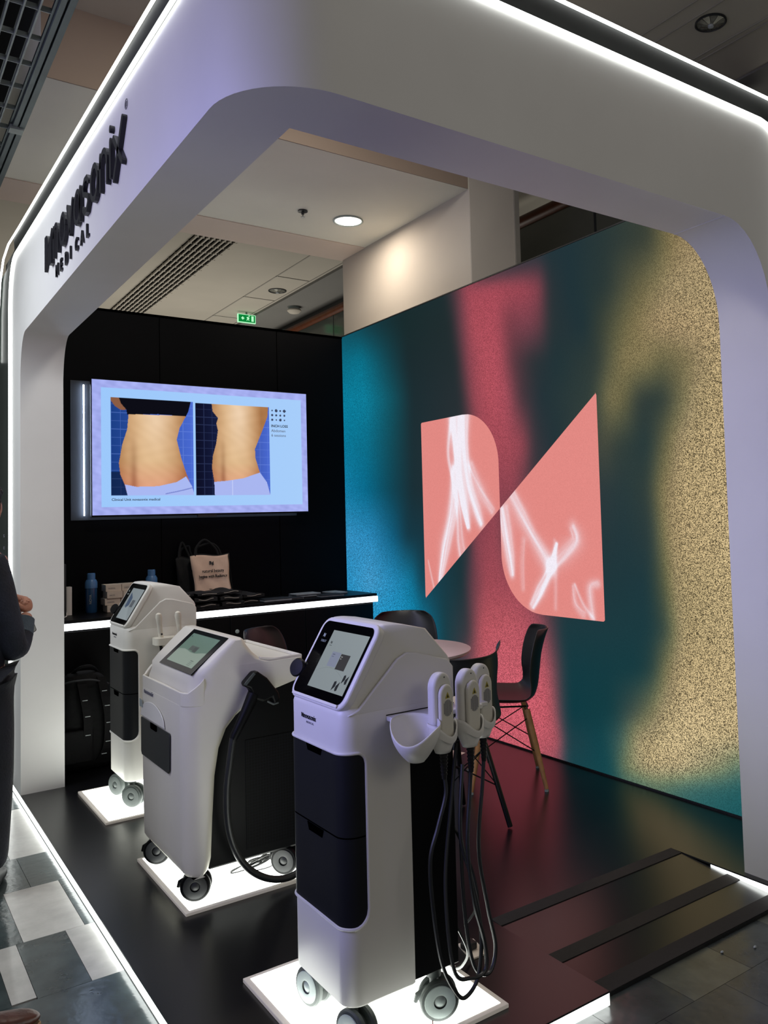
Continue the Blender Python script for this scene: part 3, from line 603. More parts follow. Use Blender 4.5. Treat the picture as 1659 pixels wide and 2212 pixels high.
# black channel round the white shell and the second strip beyond it
cb = MB(); sp = list(np.arange(-.0, LS, .25))+[LS+LA*i/10 for i in range(11)]+list(np.arange(LS+LA+.2, LT+.6, .25))
def zu(q): return (3.235-.10*q/LS) if q < LS else 3.135-.012*min(1, (q-LS)/.5)
cb.add([(*O(q, -.03), zt(min(max(q, .25), LT-.2))-.12) for q in sp]+[(*O(q, -.012), zu(q)) for q in sp]+[(*O(q, -.2), zu(q)+.01) for q in sp], [(i, i+1, len(sp)+i+1, len(sp)+i) for i in range(len(sp)-1)]+[(len(sp)+i, len(sp)+i+1, 2*len(sp)+i+1, 2*len(sp)+i) for i in range(len(sp)-1)])
cb.add([(XL+.03, 5.9, DZ), (XL+.03, 5.42, DZ), (XL+.03, 5.42, 3.2), (XL+.03, 5.9, 3.2)], [(0, 1, 2, 3)])
cb.add([(2.955, YF+.03, DZ), (3.5, YF+.03, DZ), (3.5, YF+.03, 3.13), (2.955, YF+.03, 3.13)], [(0, 1, 2, 3)])
cb.build('black_channel', 'channel', pt, fix=False)
up_ = [(-.60, 2.6), (-.58, 2.9), (-.50, 3.10), (-.36, 3.21), (-.15, 3.245)]+[(q, zu(q)) for q in sp[1:]]
MB().tube([(*O(q, -.004), z) for q, z in up_], .006, 8).build('light_strip', 'strip', pt)
for i in range(8):
    q = .25+i*.4
    MB().box(XL+.020, XL+.03, 5.45-q-.006, 5.45-q+.006, zt(q)+.05, zt(q)+.065).build('clip', 'greyd', pt)
# lettering
def strokes(name, paths, P0, u, v, wid, dep, m, parent, n=10):
    u = Vector(u); v = Vector(v); nn = u.cross(v); mb = MB(); P0 = Vector(P0)
    for i_, pth in enumerate(paths):
        P = [Vector((p[0], p[1])) for p in pth]; L = []; Rr = []; w = wid/2
        for i, p in enumerate(P):
            t_ = (P[min(i+1, len(P)-1)]-P[max(i-1, 0)]).normalized(); q = Vector((-t_.y, t_.x))
            L.append(p+q*w); Rr.append(p-q*w)
        for i in range(len(P)-1):
            mb.prism([tuple(a) for a in (Rr[i], Rr[i+1], L[i+1], L[i])], P0, u, v, nn, dep)
        for e in (P[0], P[-1]): mb.prism(arc(e.x, e.y, w*.98, w*.98, 0, 360, n)[:-1], P0, u, v, nn, dep*(.995 if e is P[0] else .99))
    return mb.build(name, m, parent, sharp=30)
XH = .128
def glyph(ch, x, w, h=XH):
    r = w/2
    if ch == 'n': return [[(x, 0), (x, h)], [(x, h-r)]+[(x+r-r*math.cos(R(a)), h-r+r*math.sin(R(a))) for a in range(15, 181, 15)]+[(x+w, 0)]]
    if ch == 'o': return [[(x+r+r*math.cos(R(a)), h/2+h/2*math.sin(R(a))) for a in range(0, 361, 20)]]
    if ch == 'v': return [[(x, h), (x+w*.5, 0)], [(x+w*.5, 0), (x+w, h)]]
    if ch == 'a': return [[(x+r+r*math.cos(R(a)), h/2+h/2*math.sin(R(a))) for a in range(0, 361, 20)], [(x+w, h), (x+w, 0)]]
    if ch == 's': return [[(x+w, h*.84), (x+w*.75, h), (x+w*.3, h), (x, h*.8), (x+w*.1, h*.6), (x+w*.5, h*.5), (x+w*.92, h*.38), (x+w, h*.2), (x+w*.7, 0), (x+w*.25, 0), (x, h*.16)]]
    if ch == 'i': return [[(x, 0), (x, h)], [(x, h+.040), (x, h+.046)]]
    if ch == 'x': return [[(x, -.03), (x+.06, .058), (x+.12, .146)], [(x, .119), (x+.055, .058), (x+.11, -.002)]]
SU, SV = -Y_, Z_
base = Vector((XL-.001, 4.30, 2.752))
lets = []
x = .212
for ch, w in (('n', .098), ('o', .108), ('v', .104), ('a', .104), ('s', .088), ('o', .108), ('n', .098), ('i', 0), ('x', .12)):
    o = strokes('letter', glyph(ch, x, w), base, SU, SV, .022, .015, 'letter', pt); x += w+{'n': .052, 'o': .044, 'v': .040, 'a': .056, 's': .046, 'i': .046, 'x': 0}[ch]
nm = n_mark(base+Vector((0, 0, -.02)), SU, SV, .165, 'letter', pt, 'logo_mark', .015)
for i, ch in enumerate('MEDICAL'):
    text(ch, (XL-.0045, 4.085-i*.103, 2.655), SU, SV, .075, 'letter', pt, 'letter', ext=.004, off=.002)
text('®', (XL-.001, 2.90, 2.93), SU, SV, .05, 'inkg', pt, 'letter')

# ================================================================ television
t = thing('wall_television', (2.11, YW-.12, 1.6), 'large wall television showing two torso photographs side by side, backlit', 'television')
TX0, TX1, TZ0, TZ1 = 1.309, 2.913, 1.600, 2.540
MB().box(TX0-.006, TX1+.006, 6.072, 6.10, TZ0-.012, TZ1+.006).build('frame', 'black', t, bevel=.003)
MB().box(TX0+.2, TX1-.2, 6.10, YW, TZ0+.15, TZ1-.15).build('wall_mount', 'black', t)
MB().box(2.03, 2.17, 6.068, 6.09, TZ0-.026, TZ0-.008).build('logo_bar', 'greyd', t)
MB().box(TX0-.115, TX1-.05, YW-.012, YW-.0005, TZ0-.03, TZ1-.0).build('halo_board', mat('halo_board', (.22, .23, .25), .9, noise=.1, nscale=6), t)  # grey board added on the black wall to catch the back light's halo
hb = MB(); hb.tube([(TX0-.034, 6.157, TZ0+.0), (TX0-.034, 6.157, TZ1-.03)], .004, 8)
hb.build('back_light', 'halo', t)
MB().box(TX0+.02, TX1-.05, 6.102, 6.118, TZ0-.006, TZ0+.012).build('back_light', glow('halo_dim', 'cfe2ff', 2.2), t)
def tvfn(U, V):
    X = U+TX0; Z = V+TZ0
    img = np.zeros(U.shape+(3,)); n1 = np.sin(X*41+np.sin(Z*23)*2)*np.sin(Z*53+X*17); n2 = np.sin(X*90+Z*70)*np.sin(X*31-Z*130)
    img[:] = hx('a4adee'); img += (n1*7+n2*3+6*np.sin(X*60+Z*9)*np.sin(Z*19))[..., None]
    g = (Z-TZ0)/(TZ1-TZ0); wl = (X-TX0)/(TX1-TX0)
    m = (X > 1.368) & (X < 2.865) & (Z > 1.655) & (Z < 2.488)
    img[m] = (hx('9cc8fb')*(1-.28*wl[..., None])+hx('c4dcf8')*.28*wl[..., None])[m]
    def photo(x0, x1, z0, z1, c0, c1):
        m = (X > x0) & (X < x1) & (Z > z0) & (Z < z1); f = ((X-x0)/(x1-x0))[..., None]
        img[m] = (hx(c0)*(1-f)+hx(c1)*f)[m]
        gr = m & (((np.mod(X-x0, .062) < .004)) | ((np.mod(Z-z0, .058) < .004))); img[gr] = img[gr]*.62+hx('7f9ae8')*.38
        return m
    def body(mask, poly, xl, xr):
        m = mask & inpoly(X, Z, poly); f = np.clip((X-xl)/(xr-xl), 0, 1); e = np.abs(f-.48)*2
        base = hx('dfb98c')[None, None]*np.ones(img.shape); base = base-(e**2.2)[..., None]*np.array([50, 62, 60])
        lowc = np.clip((1.98-Z)/.2, 0, 1)[..., None]*np.array([0, 26, 14.]); base = base-lowc
        sp_ = np.exp(-((f-.22)/.05)**2)*np.clip((2.2-Z)/.3, 0, 1); base -= sp_[..., None]*np.array([35, 36, 30])
        base += (n1*3)[..., None]; base += (np.exp(-((f-.55)/.22)**2)*np.clip((Z-1.95)/.4, 0, 1))[..., None]*np.array([14, 22, 34]); img[m] = base[m]; return m
    p1 = photo(1.431, 2.004, 1.734, 2.421, '1c3f86', '4a6ad2')
    m = p1 & (X < 1.55) & (Z < 1.9); img[m] *= .6
    b1 = [(1.55, 2.31), (1.54, 2.2), (1.506, 2.093), (1.483, 1.962), (1.492, 1.882), (1.522, 1.807), (1.54, 1.733), (2.01, 1.733), (1.948, 1.899), (1.915, 2.003), (1.883, 2.138), (1.904, 2.223), (1.952, 2.314)]
    body(p1, b1, 1.48, 1.95)
    arm = p1 & inpoly(X, Z, [(1.431, 2.43), (1.5, 2.43), (1.5, 2.4), (1.545, 2.34), (1.50, 2.335), (1.46, 2.36), (1.431, 2.40)]); img[arm] = hx('8a5c44')
    bra = p1 & inpoly(X, Z, [(1.483, 2.43), (1.50, 2.38), (1.535, 2.34), (1.541, 2.306), (1.75, 2.318), (1.952, 2.312), (1.97, 2.35), (1.99, 2.43)]); img[bra] = hx('0d0d16')
    sh = p1 & inpoly(X, Z, [(1.522, 1.812), (1.60, 1.796), (1.75, 1.80), (1.88, 1.83), (1.948, 1.872), (1.99, 1.80), (2.01, 1.733), (1.54, 1.733)]); img[sh] = hx('a9b8f2')
    cr = sh & (np.abs(Z-(1.755+.25*(X-1.85)**2+.2*(X-1.85))) < .004) & (X > 1.8); img[cr] = hx('7d8ad0')
    p2 = photo(2.020, 2.597, 1.732, 2.416, '14173a', '4a6ad2')
    m = p2 & (X < 2.2); img[m] *= .62
    b2 = [(2.143, 2.43), (2.15, 2.36), (2.191, 2.312), (2.178, 2.27), (2.189, 2.218), (2.175, 2.12), (2.148, 2.025), (2.14, 1.939), (2.156, 1.835), (2.16, 1.73), (2.597, 1.73), (2.515, 1.901), (2.48, 2.015), (2.477, 2.086), (2.53, 2.21), (2.583, 2.342), (2.59, 2.43)]
    body(p2, b2, 2.14, 2.53)
    sh = p2 & inpoly(X, Z, [(2.156, 1.832), (2.25, 1.84), (2.38, 1.86), (2.515, 1.905), (2.57, 1.83), (2.597, 1.73), (2.16, 1.73)]); img[sh] = hx('a9b6f0')
    m = p2 & (np.abs(X-2.295) < .003) & (Z < 1.845); img[m] = hx('c4cef8')
    for j, rr in enumerate(((.006, .012, .007, .012), (.009, .008, .008, .008), (.009, .006, .011, .006))):
        for i, q in enumerate(rr):
            m = (X-(2.622+i*.034))**2+(Z-(2.392-j*.036))**2 < q*q; img[m] = hx('3a4460')
    return img
sc = painted('screen', (TX0, 6.0715, TZ0), X_, Z_, TX1-TX0, TZ1-TZ0, 560, 330, tvfn, screenmat('television_light', 1.0), t)
text('INCH LOSS', (2.612, 6.0705, 2.262), X_, Z_, .028, 'ink', sc, 'caption', ext=.0002, off=.0006)
text('Abdomen', (2.612, 6.0705, 2.224), X_, Z_, .03, 'inkg', sc, 'caption', ext=.0002)
text('6 sessions', (2.612, 6.0705, 2.188), X_, Z_, .03, 'inkg', sc, 'caption', ext=.0002)
text('Clinical Unit novasonix medical', (1.433, 6.0705, 1.698), X_, Z_, .026, 'ink', sc, 'caption', ext=.0002, off=.0003)

# ================================================================ counter
ct = thing('storage_counter', (2.1, 5.9, DZ), 'long black storage counter under the television with glowing front edge', 'counter')
CF, CT, CX1 = 5.64, .945, 3.275
MB().box(.957, CX1, CF-.0, YW-.008, .925, CT).build('worktop', 'black', ct, bevel=.002)
MB().box(.957, CX1+.004, CF-.004, CF+.012, .882, .924).build('light_strip', 'counterstrip', ct)
MB().box(.957, CX1-.03, CF+.014, YW-.008, DZ, .925).build('cabinet_body', 'black', ct)
for x0, x1 in ((.965, 1.53), (1.535, 2.10), (2.105, 2.67), (2.675, 3.235)):
    d = MB().box(x0, x1, CF+.0, CF+.014, .12, .872).build('door', 'black', ct, bevel=.002)
    if x0 > 1.6 and x0 < 2.5:
        kx = 2.064 if x0 < 2 else 2.15
        MB().lathe([(.014, 0), (.014, .006), (.011, .009)], (kx, CF, .767), -Y_, 16).build('round_lock', 'greyl', d)
MB().box(.957, CX1-.03, CF+.02, CF+.03, DZ, .12).build('plinth', 'hole', ct)
def bottle(x, y, label, z=CT):
    b = thing('water_bottle', (x, y, z), label, 'bottle', 'blue bottles on the counter')
    MB().lathe([(.033, 0), (.037, .006), (.037, .17), (.034, .19), (.024, .205)], (x, y, z), n=24).build('body', 'bottle', b)
    MB().lathe([(.039, .165), (.039, .205), (.030, .222)], (x, y, z), n=24).build('shoulder_cap', 'bottlec', b)
    MB().lathe([(.026, .222), (.026, .262), (.022, .265)], (x, y, z), n=20).build('lid', 'bottlec', b)
    text('NOVA', (x-.006, y-.0385, z+.06), Z_, -X_, .022, 'greyl', b, 'print', ext=.0004)
bottle(1.292, 6.04, 'blue water bottle with pale blue cap standing left of the cream cartons')
bottle(1.690, 6.05, 'blue water bottle mostly hidden behind the head of the rear device')
cb_ = [('left', 1.375, 0), ('middle', 1.475, 0), ('right', 1.575, 0)]
where = {(0, 0): 'bottom carton of the left stack', (1, 0): 'bottom carton of the middle stack', (2, 0): 'bottom carton of the right stack',
         (0, 1): 'second carton up in the left stack', (1, 1): 'second carton up in the middle stack', (2, 1): 'second carton up in the right stack',
         (0, 2): 'third carton up in the left stack', (1, 2): 'third carton up in the middle stack', (2, 2): 'third carton up in the right stack',
         (0, 3): 'topmost carton of the left stack', (1, 3): 'topmost carton of the middle stack'}
for (i, j), w in where.items():
    x = 1.372+i*.103+(-.012 if j == 1 else -.006 if j == 3 else 0); z = CT+j*.046; y = 5.95+.01*(j % 2)
    c = thing('small_carton', (x, y, z), 'small cream carton, %s beside the blue bottle' % w, 'carton', 'cream cartons stacked on the counter')
    MB().box(x, x+.1, y, y+.12, z+.0005, z+.0455).build('carton_body', 'carton', c, bevel=.0015)
    text('DERMA' if j % 2 else 'PACK', (x+.015, y-.0006, z+.016), X_, Z_, .014, 'inkg', c, 'print', ext=.0002)
t = thing('display_stand', (1.07, 5.9, CT), 'black upright display panel at the left end of the counter', 'display panel')
MB().box(1.03, 1.112, 5.90, 5.92, CT+.02, 1.285).build('panel', 'greyd', t, bevel=.004)
MB().box(1.035, 1.105, 5.87, 5.95, CT, CT+.012).build('base', 'greyd', t, bevel=.003)
MB().box(1.05, 1.09, 5.903, 5.917, CT+.012, CT+.02).build('neck', 'greyd', t)
t = thing('white_router', (1.145, 6.0, CT), 'white slim upright box behind the black display panel', 'router')
MB().loft([[(*p, z) for p in rrect(1.122, 1.162, 5.975, 6.04, .012)] for z in (CT+.001, CT+.17, CT+.185)]).build('casing', 'shell', t)
MB().tube(spline([(1.125, 5.99, CT+.03), (1.12, 5.93, CT+.006), (1.09, 5.84, CT+.004), (1.02, 5.76, CT+.004)]), .003, 6).build('cable', 'shell', t)
# tote bags
def tote(name, x0, x1, y, z0, h, m, label, tilt=.05, depth=.05):
    b = thing(name, ((x0+x1)/2, y, z0), label, 'tote bag')
    def fn(a, c):
        x = x0+(x1-x0)*a+.006*math.sin(c*5+a*3); z = z0+h*c+.006*math.sin(a*7)*c
        bul = depth*.5*math.sin(math.pi*a)**.5*(1-.55*c)+.004*math.sin(a*14+c*9)
        return x, bul, z
    f = MB()
    f.grid(lambda a, c: (lambda q: (q[0], y-q[1]+tilt*c, q[2]))(fn(a, c)), 16, 16)
    o = f.build('front_panel', m, b, solid=.002, fix=False)
    f = MB(); f.grid(lambda a, c: (lambda q: (q[0]+.012, y+q[1]*.6+.012+tilt*c, q[2]+.008))(fn(a, c)), 16, 16)
    f.build('back_panel', 'tote', b, solid=.002, fix=False)
    f = MB()
    f.grid(lambda a, c: (x1+.004+a*.01, y-.012+a*.05+tilt*c, z0+h*c), 3, 8).grid(lambda a, c: (x0+.0+a*.01, y-.0+a*.03+tilt*c, z0+h*c), 3, 8)
    f.build('side_gusset', 'tote', b, solid=.002, fix=False)
    for k, dy in enumerate((0, .028)):
        xa, xb = x0+(x1-x0)*.12+.02*k, x1-(x1-x0)*.25+.03*k
        P = spline([(xa, y+tilt+dy, z0+h*.98), (xa+.01, y+tilt+dy+.01, z0+h+.06), ((xa+xb)/2-.01+.03*k, y+tilt+dy+.015, z0+h+.115-.03*k), (xb-.02, y+tilt+dy+.01, z0+h+.05), (xb, y+tilt+dy, z0+h*.98)])
        MB().tube(P, .008, 8).build('handle', 'tote', b)
    return b, o
b, o = tote('tote_bag', 1.962, 2.235, 5.955, CT+.07, .275, 'bag', 'beige canvas tote bag with black handles and printed slogan leaning on black wall', .08)
for s_, dz, sz in (('natural beauty', .155, .034), ('begins with Radiance', .118, .030)):
    text(s_, (2.10, 5.93+.028, CT+.07+dz), X_, Vector((0, .08, .275)), sz, 'ink', b, 'slogan', ext=.003, align='CENTER', sx=.82)
n_mark(Vector((2.085, 5.936+.055, CT+.07+.205)), X_, Vector((0, .08, .275)), .03, 'ink', b, 'logo_mark', .003)
text('novasonix', (2.105, 5.93+.01, CT+.07+.03), X_, Vector((0, .08, .275)), .02, 'ink', b, 'slogan', ext=.003, align='CENTER')
tote('black_tote_bag', 1.885, 2.02, 6.06, CT, .33, 'tote', 'black canvas tote bag standing behind the beige one', .06)
# pile of folded black tote bags
rn = random.Random(5); wds = ['topmost', 'second from the top', 'third from the top']
spots = []
for c_, (x, y, n) in enumerate(((1.79, 5.84, 3), (1.965, 5.80, 3), (2.14, 5.80, 3), (2.30, 5.84, 2))):
    for k in range(n):
        xx, yy, zz = x+rn.uniform(-.015, .015), y+rn.uniform(-.01, .01), CT+.002+k*.040
        lab = 'folded black tote bag, %s one in the %s heap' % (('bottom', 'middle', 'top')[k], ('far left', 'centre left', 'centre right', 'far right')[c_])
        b = thing('folded_tote_bag', (xx, yy, zz), lab, 'folded bag', 'folded black tote bags heaped on the counter')
        ph = rn.uniform(0, 6); hh = rn.uniform(.008, .013)
        def top(a, c, e=0): return zz+.014+hh*(1+math.sin(a*7+ph+c*2))*(.7+.3*math.sin(c*6+ph))*(.6+.4*math.sin(math.pi*a))
        mb = MB(); mb.grid(lambda a, c: (xx-.08+a*.16, yy-.11+c*.22, top(a, c)), 18, 8)
        mb.grid(lambda a, c: (xx-.08+a*.16, yy-.11+c*.22, zz), 18, 8)
        mb.grid(lambda a, c: (xx-.08+a*.16, yy-.11, zz*(1-c)+top(a, 0)*c), 18, 2).grid(lambda a, c: (xx-.08+a*.16, yy+.11, zz*(1-c)+top(a, 1)*c), 18, 2)
        mb.build('cloth', 'tote', b, fix=False)
        MB().tube([(xx-.078+.156*i/18, yy-.112, top(i/18, 0)*.6+zz*.4) for i in range(3, 16)], .0022, 5).build('hem', 'toteedge', b)
# brochures
bro = [(2.53, 5.74, .21, .15, 3, 'darker brochure stack in front, nearest the black bags'), (2.66, 5.80, .20, .14, 2, 'thin brochure stack beside the black bags'),
       (2.83, 5.86, .20, .14, 4, 'brochure stack in the middle of the counter'), (2.99, 5.78, .19, .14, 2, 'brochure stack right of the middle, near the front edge'), (3.12, 5.93, .12, .2, 2, 'brochure stack nearest the glowing wall')]
for i, (x, y, w, d, n, l) in enumerate(bro):
    x -= .06
    b = thing('brochure_stack', (x, y, CT), l, 'brochures', 'brochure stacks on the counter')
    for k in range(n):
        a = rn.uniform(-.05, .05)
        MB().box(x-w/2+a*.1, x+w/2+a*.1, y-d/2+a*.2, y+d/2+a*.2, CT+.0005+k*.007, CT+.0068+k*.007).build('brochure', 'paperw' if (k+i) % 2 else 'paper', b)
t = thing('power_plug', (1.735, CF-.02, .86), 'small white plug hanging on clear cable before the counter light', 'plug')
MB().box(1.715, 1.745, CF-.035, CF-.012, .775, .83).build('plug_body', 'shell', t, bevel=.004)
MB().tube(spline([(1.73, CF-.022, .83), (1.735, CF-.03, .87), (1.70, CF-.03, .90), (1.66, CF-.01, .93), (1.66, CF+.03, .95)]), .004, 6).build('cable', 'cordg', t)
MB().tube([(1.70+.03*math.cos(a*.63), CF-.03, .905+.028*math.sin(a*.63)) for a in range(11)], .004, 6).build('cable_coil', 'greyl', t)
# backpack
t = thing('backpack', (1.14, 5.47, DZ), 'black backpack with light-dashed straps on the floor before the counter', 'backpack')
lp = []
for z, sx_, sy, dx in ((0, .145, .085, 0), (.02, .165, .105, 0), (.15, .175, .115, 0), (.35, .165, .105, -.005), (.48, .145, .09, -.01), (.55, .11, .065, -.015), (.575, .05, .03, -.02)):
    lp.append([(1.135+dx+sx_*math.copysign(abs(math.cos(2*math.pi*j/32))**.6, math.cos(2*math.pi*j/32)), 5.47+sy*math.copysign(abs(math.sin(2*math.pi*j/32))**.6, math.sin(2*math.pi*j/32)), DZ+z) for j in range(32)])
MB().loft(lp).build('bag_body', 'nylon', t, sub=1, sharp=80)
for k, x in enumerate((1.10, 1.215)):
    P = spline([(x-.01, 5.38, .62), (x, 5.335, .52), (x+.018, 5.325, .38), (x+.012, 5.335, .22), (x-.02, 5.36, .14)], 6)
    mb = MB()
    for q0, q1 in zip(P[:-1], P[1:]): mb.add([(q0.x-.024, q0.y, q0.z), (q0.x+.024, q0.y, q0.z), (q1.x+.024, q1.y, q1.z), (q1.x-.024, q1.y, q1.z), (q0.x-.024, q0.y+.02, q0.z), (q0.x+.024, q0.y+.02, q0.z), (q1.x+.024, q1.y+.02, q1.z), (q1.x-.024, q1.y+.02, q1.z)], [(0, 1, 2, 3), (0, 3, 7, 4), (1, 5, 6, 2)])
    s_ = mb.build('shoulder_strap', 'nylon', t, fix=False)
    for i in range(5):
        q = P[7+i*4-2*k] if 7+i*4-2*k < len(P) else P[-1]
        MB().box(q.x-.014, q.x+.014, q.y-.003, q.y, q.z-.002, q.z+.002).build('reflective_tab', 'tag', s_)
MB().tube(spline([(1.06, 5.46, .645), (1.10, 5.43, .68), (1.16, 5.43, .68), (1.20, 5.46, .64)]), .009, 8).build('grab_handle', 'nylon', t)
MB().tube(spline([(.995, 5.40, .60), (1.06, 5.36, .615), (1.15, 5.36, .61), (1.25, 5.39, .57)]), .005, 6).build('zipper', 'greyd', t)
MB().loft([[(1.06+a*.09, 5.36-b_*.03, DZ+z) for a, b_ in rrect(-1, 1, 0, 1, .3, 4)] for z in (.06, .25)]).build('front_pocket', 'nylon', t, bevel=.01)

# ================================================================ light boxes in the floor
LBZ = .0935
for y0, y1, lab in ((1.95, 2.58, 'glowing white floor light box under the nearest device'), (3.13, 3.78, 'glowing white floor light box under the middle device'), (4.33, 4.945, 'glowing white floor light box under the rear device')):
    b = thing('floor_light_box', (1.262, (y0+y1)/2, DZ), lab, 'light box', 'floor light boxes under the devices')
    MB().box(.985, 1.540, y0, y1, DZ+.0003, LBZ-.001).build('frosted_tray', 'boxrim', b, bevel=.002)
    MB().box(1.003, 1.522, y0+.018, y1-.018, LBZ-.001, LBZ).build('light_panel', 'box', b)

# ================================================================ treatment devices
def castor(t, x, y, ang, r=.056, z0=LBZ, top=.232, face='greyl', tyre='grey'):
    """twin-disc castor; ang = direction of its axle"""
    a = Vector((math.cos(ang), math.sin(ang), 0)); q = Vector((-a.y, a.x, 0)); c = Vector((x, y, z0+r))
    cs = MB().lathe([(.018, -.022), (.032, -.018), (.034, .0), (.030, .018), (.018, .022)], c, a, 16)
    cs.lathe([(.013, 0), (.013, top-c.z-.02), (.022, top-c.z-.02), (.022, top-c.z)], c+q*.012, Z_, 14)
    o = cs.build('castor', tyre, t)
    for s_ in (-1, 1):
        w = MB().lathe([(r*.55, .010), (r*.92, .010), (r, .014), (r, .024), (r*.93, .029), (r*.60, .031), (r*.40, .029), (r*.30, .022), (.004, .021)], c, a*s_, 32).build('wheel', tyre, o)
        MB().lathe([(r*.31, .021), (r*.30, .027), (r*.16, .031), (.002, .032)], c, a*s_, 20).build('axle_cap', face, w)
        MB().lathe([(r*.80, .0295), (r*.78, .032), (r*.42, .0325), (r*.33, .0315)], c, a*s_, 28, cap=False).build('hub_disc', face, w)
    MB().tube([c+q*.03+Z_*.03, c+q*.06+Z_*.012, c+q*.066-Z_*.006], [.008, .009, .006], 8).build('brake_pedal', tyre, o)
    return o
def tower(x0, y0, label, near):
    z = lambda h: h
    t = thing('treatment_device', (x0, y0, LBZ), label, 'treatment device')
    wy = .335; F = 'shell'
    def loop(xf, xb, a, b_, zz, rf=.045, rb=.01): return [(x0+p, y0+q, zz) for p, q in rrect(xf, xb, a, b_, [rb, rf, rf, rb], 7)]
    # lower white column and head
    L = [loop(.006, .209, .006, wy-.006, .228), loop(0, .213, 0, wy, .235), loop(0, .213, 0, wy, .45), loop(0, .213, 0, wy, .70), loop(0, .213, 0, wy, .855), loop(0, .365, 0, wy, .857),
         loop(0, .365, 0, wy, .93), loop(0, .365, 0, wy, .985), loop(0.004, .365, .004, wy-.004, 1.0), loop(.008, .365, .012, wy-.012, 1.004, .04), loop(.060, .365, .012, wy-.012, 1.09, .04), loop(.068, .358, .012, wy-.012, 1.105, .035, .012), loop(.117, .285, .014, wy-.014, 1.19, .03, .012), loop(.126, .215, .018, wy-.018, 1.208, .028, .012), loop(.134, .175, .026, wy-.026, 1.214, .018, .012)]
    body = MB().loft(L).build('white_housing', F, t, sharp=50)
    for yy in (0, wy-.0125):
        MB().prism([(.018, .984), (.3645, .984), (.3645, 1.075), (.345, 1.098), (.24, 1.128), (.205, 1.132), (.175, 1.118), (.05, .999)], (x0, y0+yy, 0), X_, Z_, Y_, .0125).build('side_cheek', F, body, bevel=.004)
    MB().box(x0+.21, x0+.362, y0+.008, y0+wy-.008, .236, .858).build('rear_cabinet', 'black', t, bevel=.003)
    # charcoal drawers wrapping round the front
    def wrap(name, zb, ztp, rb_, rt_, mtl, parent, off=.0022, ext=.068):
        pth = [(ext-ext*i/6+.0, 0) for i in range(0, 3)]
        P = []
        for i in range(9): P.append((ext-(ext-.045)*i/8, -off))
        for i in range(1, 9): a = math.pi/2*i/8; P.append((.045-(.045+off)*math.sin(a), .045-(.045+off)*math.cos(a)))
        for i in range(1, 13): P.append((-off, .045+(wy-.09)*i/12))
        for i in range(1, 9): a = math.pi/2*i/8; P.append((.045-(.045+off)*math.cos(a), wy-.045+(.045+off)*math.sin(a)))
        for i in range(1, 5): P.append((.045+(ext-.045)*i/4, wy+off))
        S_ = [0]
        for a, b_ in zip(P[:-1], P[1:]): S_.append(S_[-1]+math.hypot(b_[0]-a[0], b_[1]-a[1]))
        def inset(d, r): return 0 if d > r or r == 0 else r-math.sqrt(max(0, r*r-(r-d)**2))
        vs = []
        for (px, py), s_ in zip(P, S_):
            d = min(s_, S_[-1]-s_)
            vs += [(x0+px, y0+py, zb+inset(d, rb_)), (x0+px, y0+py, ztp-inset(d, rt_))]
        mb = MB(); mb.add(vs, [(2*i, 2*i+2, 2*i+3, 2*i+1) for i in range(len(P)-1)])
        return mb.build(name, mtl, parent, fix=False), vs
    r1, v1 = wrap('drawer', .668, .886, 0, .03, 'drawer', t)
    r2, v2 = wrap('drawer', .432, .664, .045, 0, 'drawer', t)
    wrap('panel_recess', .430, .888, .045, .03, 'hole', t, .0012, .069)
    rim = v2[0::2]+v1[1::2][::-1]
    MB().tube([(p[0], p[1], p[2]) for p in rim], .0045, 8, closed=True).build('drawer_rim', F, t)
    for d, zz in ((r1, .886), (r2, .664)):
        MB().prism([(.115, 0), (.125, -.022), (.205, -.022), (.215, 0)], (x0-.0035, y0, zz-.001), Y_, Z_, X_, .002).build('finger_notch', 'hole', d)
    # glass front with display
    A = Vector((x0+.004, y0+.0, 1.003)); B = Vector((x0+.1285, y0+.0, 1.208)); v = (B-A); H = v.length; v.normalize(); u = -Y_; n = u.cross(v)
    P0 = Vector((A.x, y0+wy-.018, A.z))+v*.004+n*.0035
    wd = wy-.036
    fr = MB().prism(rrect(-.017, wd+.017, -.010, H+.004, .040), P0-n*.026, u, v, n, .026).build('screen_bezel', F, t, bevel=.006, seg=3)
    gl_ = MB().prism(rrect(0, wd, .003, H-.010, .024), P0-n*.002, u, v, n, .0035).build('glass_front', 'glass', t)
    MB().prism([(.012, -.004), (wd-.012, -.004), (wd-.012, .004), (.012, .004)], P0+n*.001, u, v, n, .004).build('lower_ledge', 'shell', t, bevel=.001)
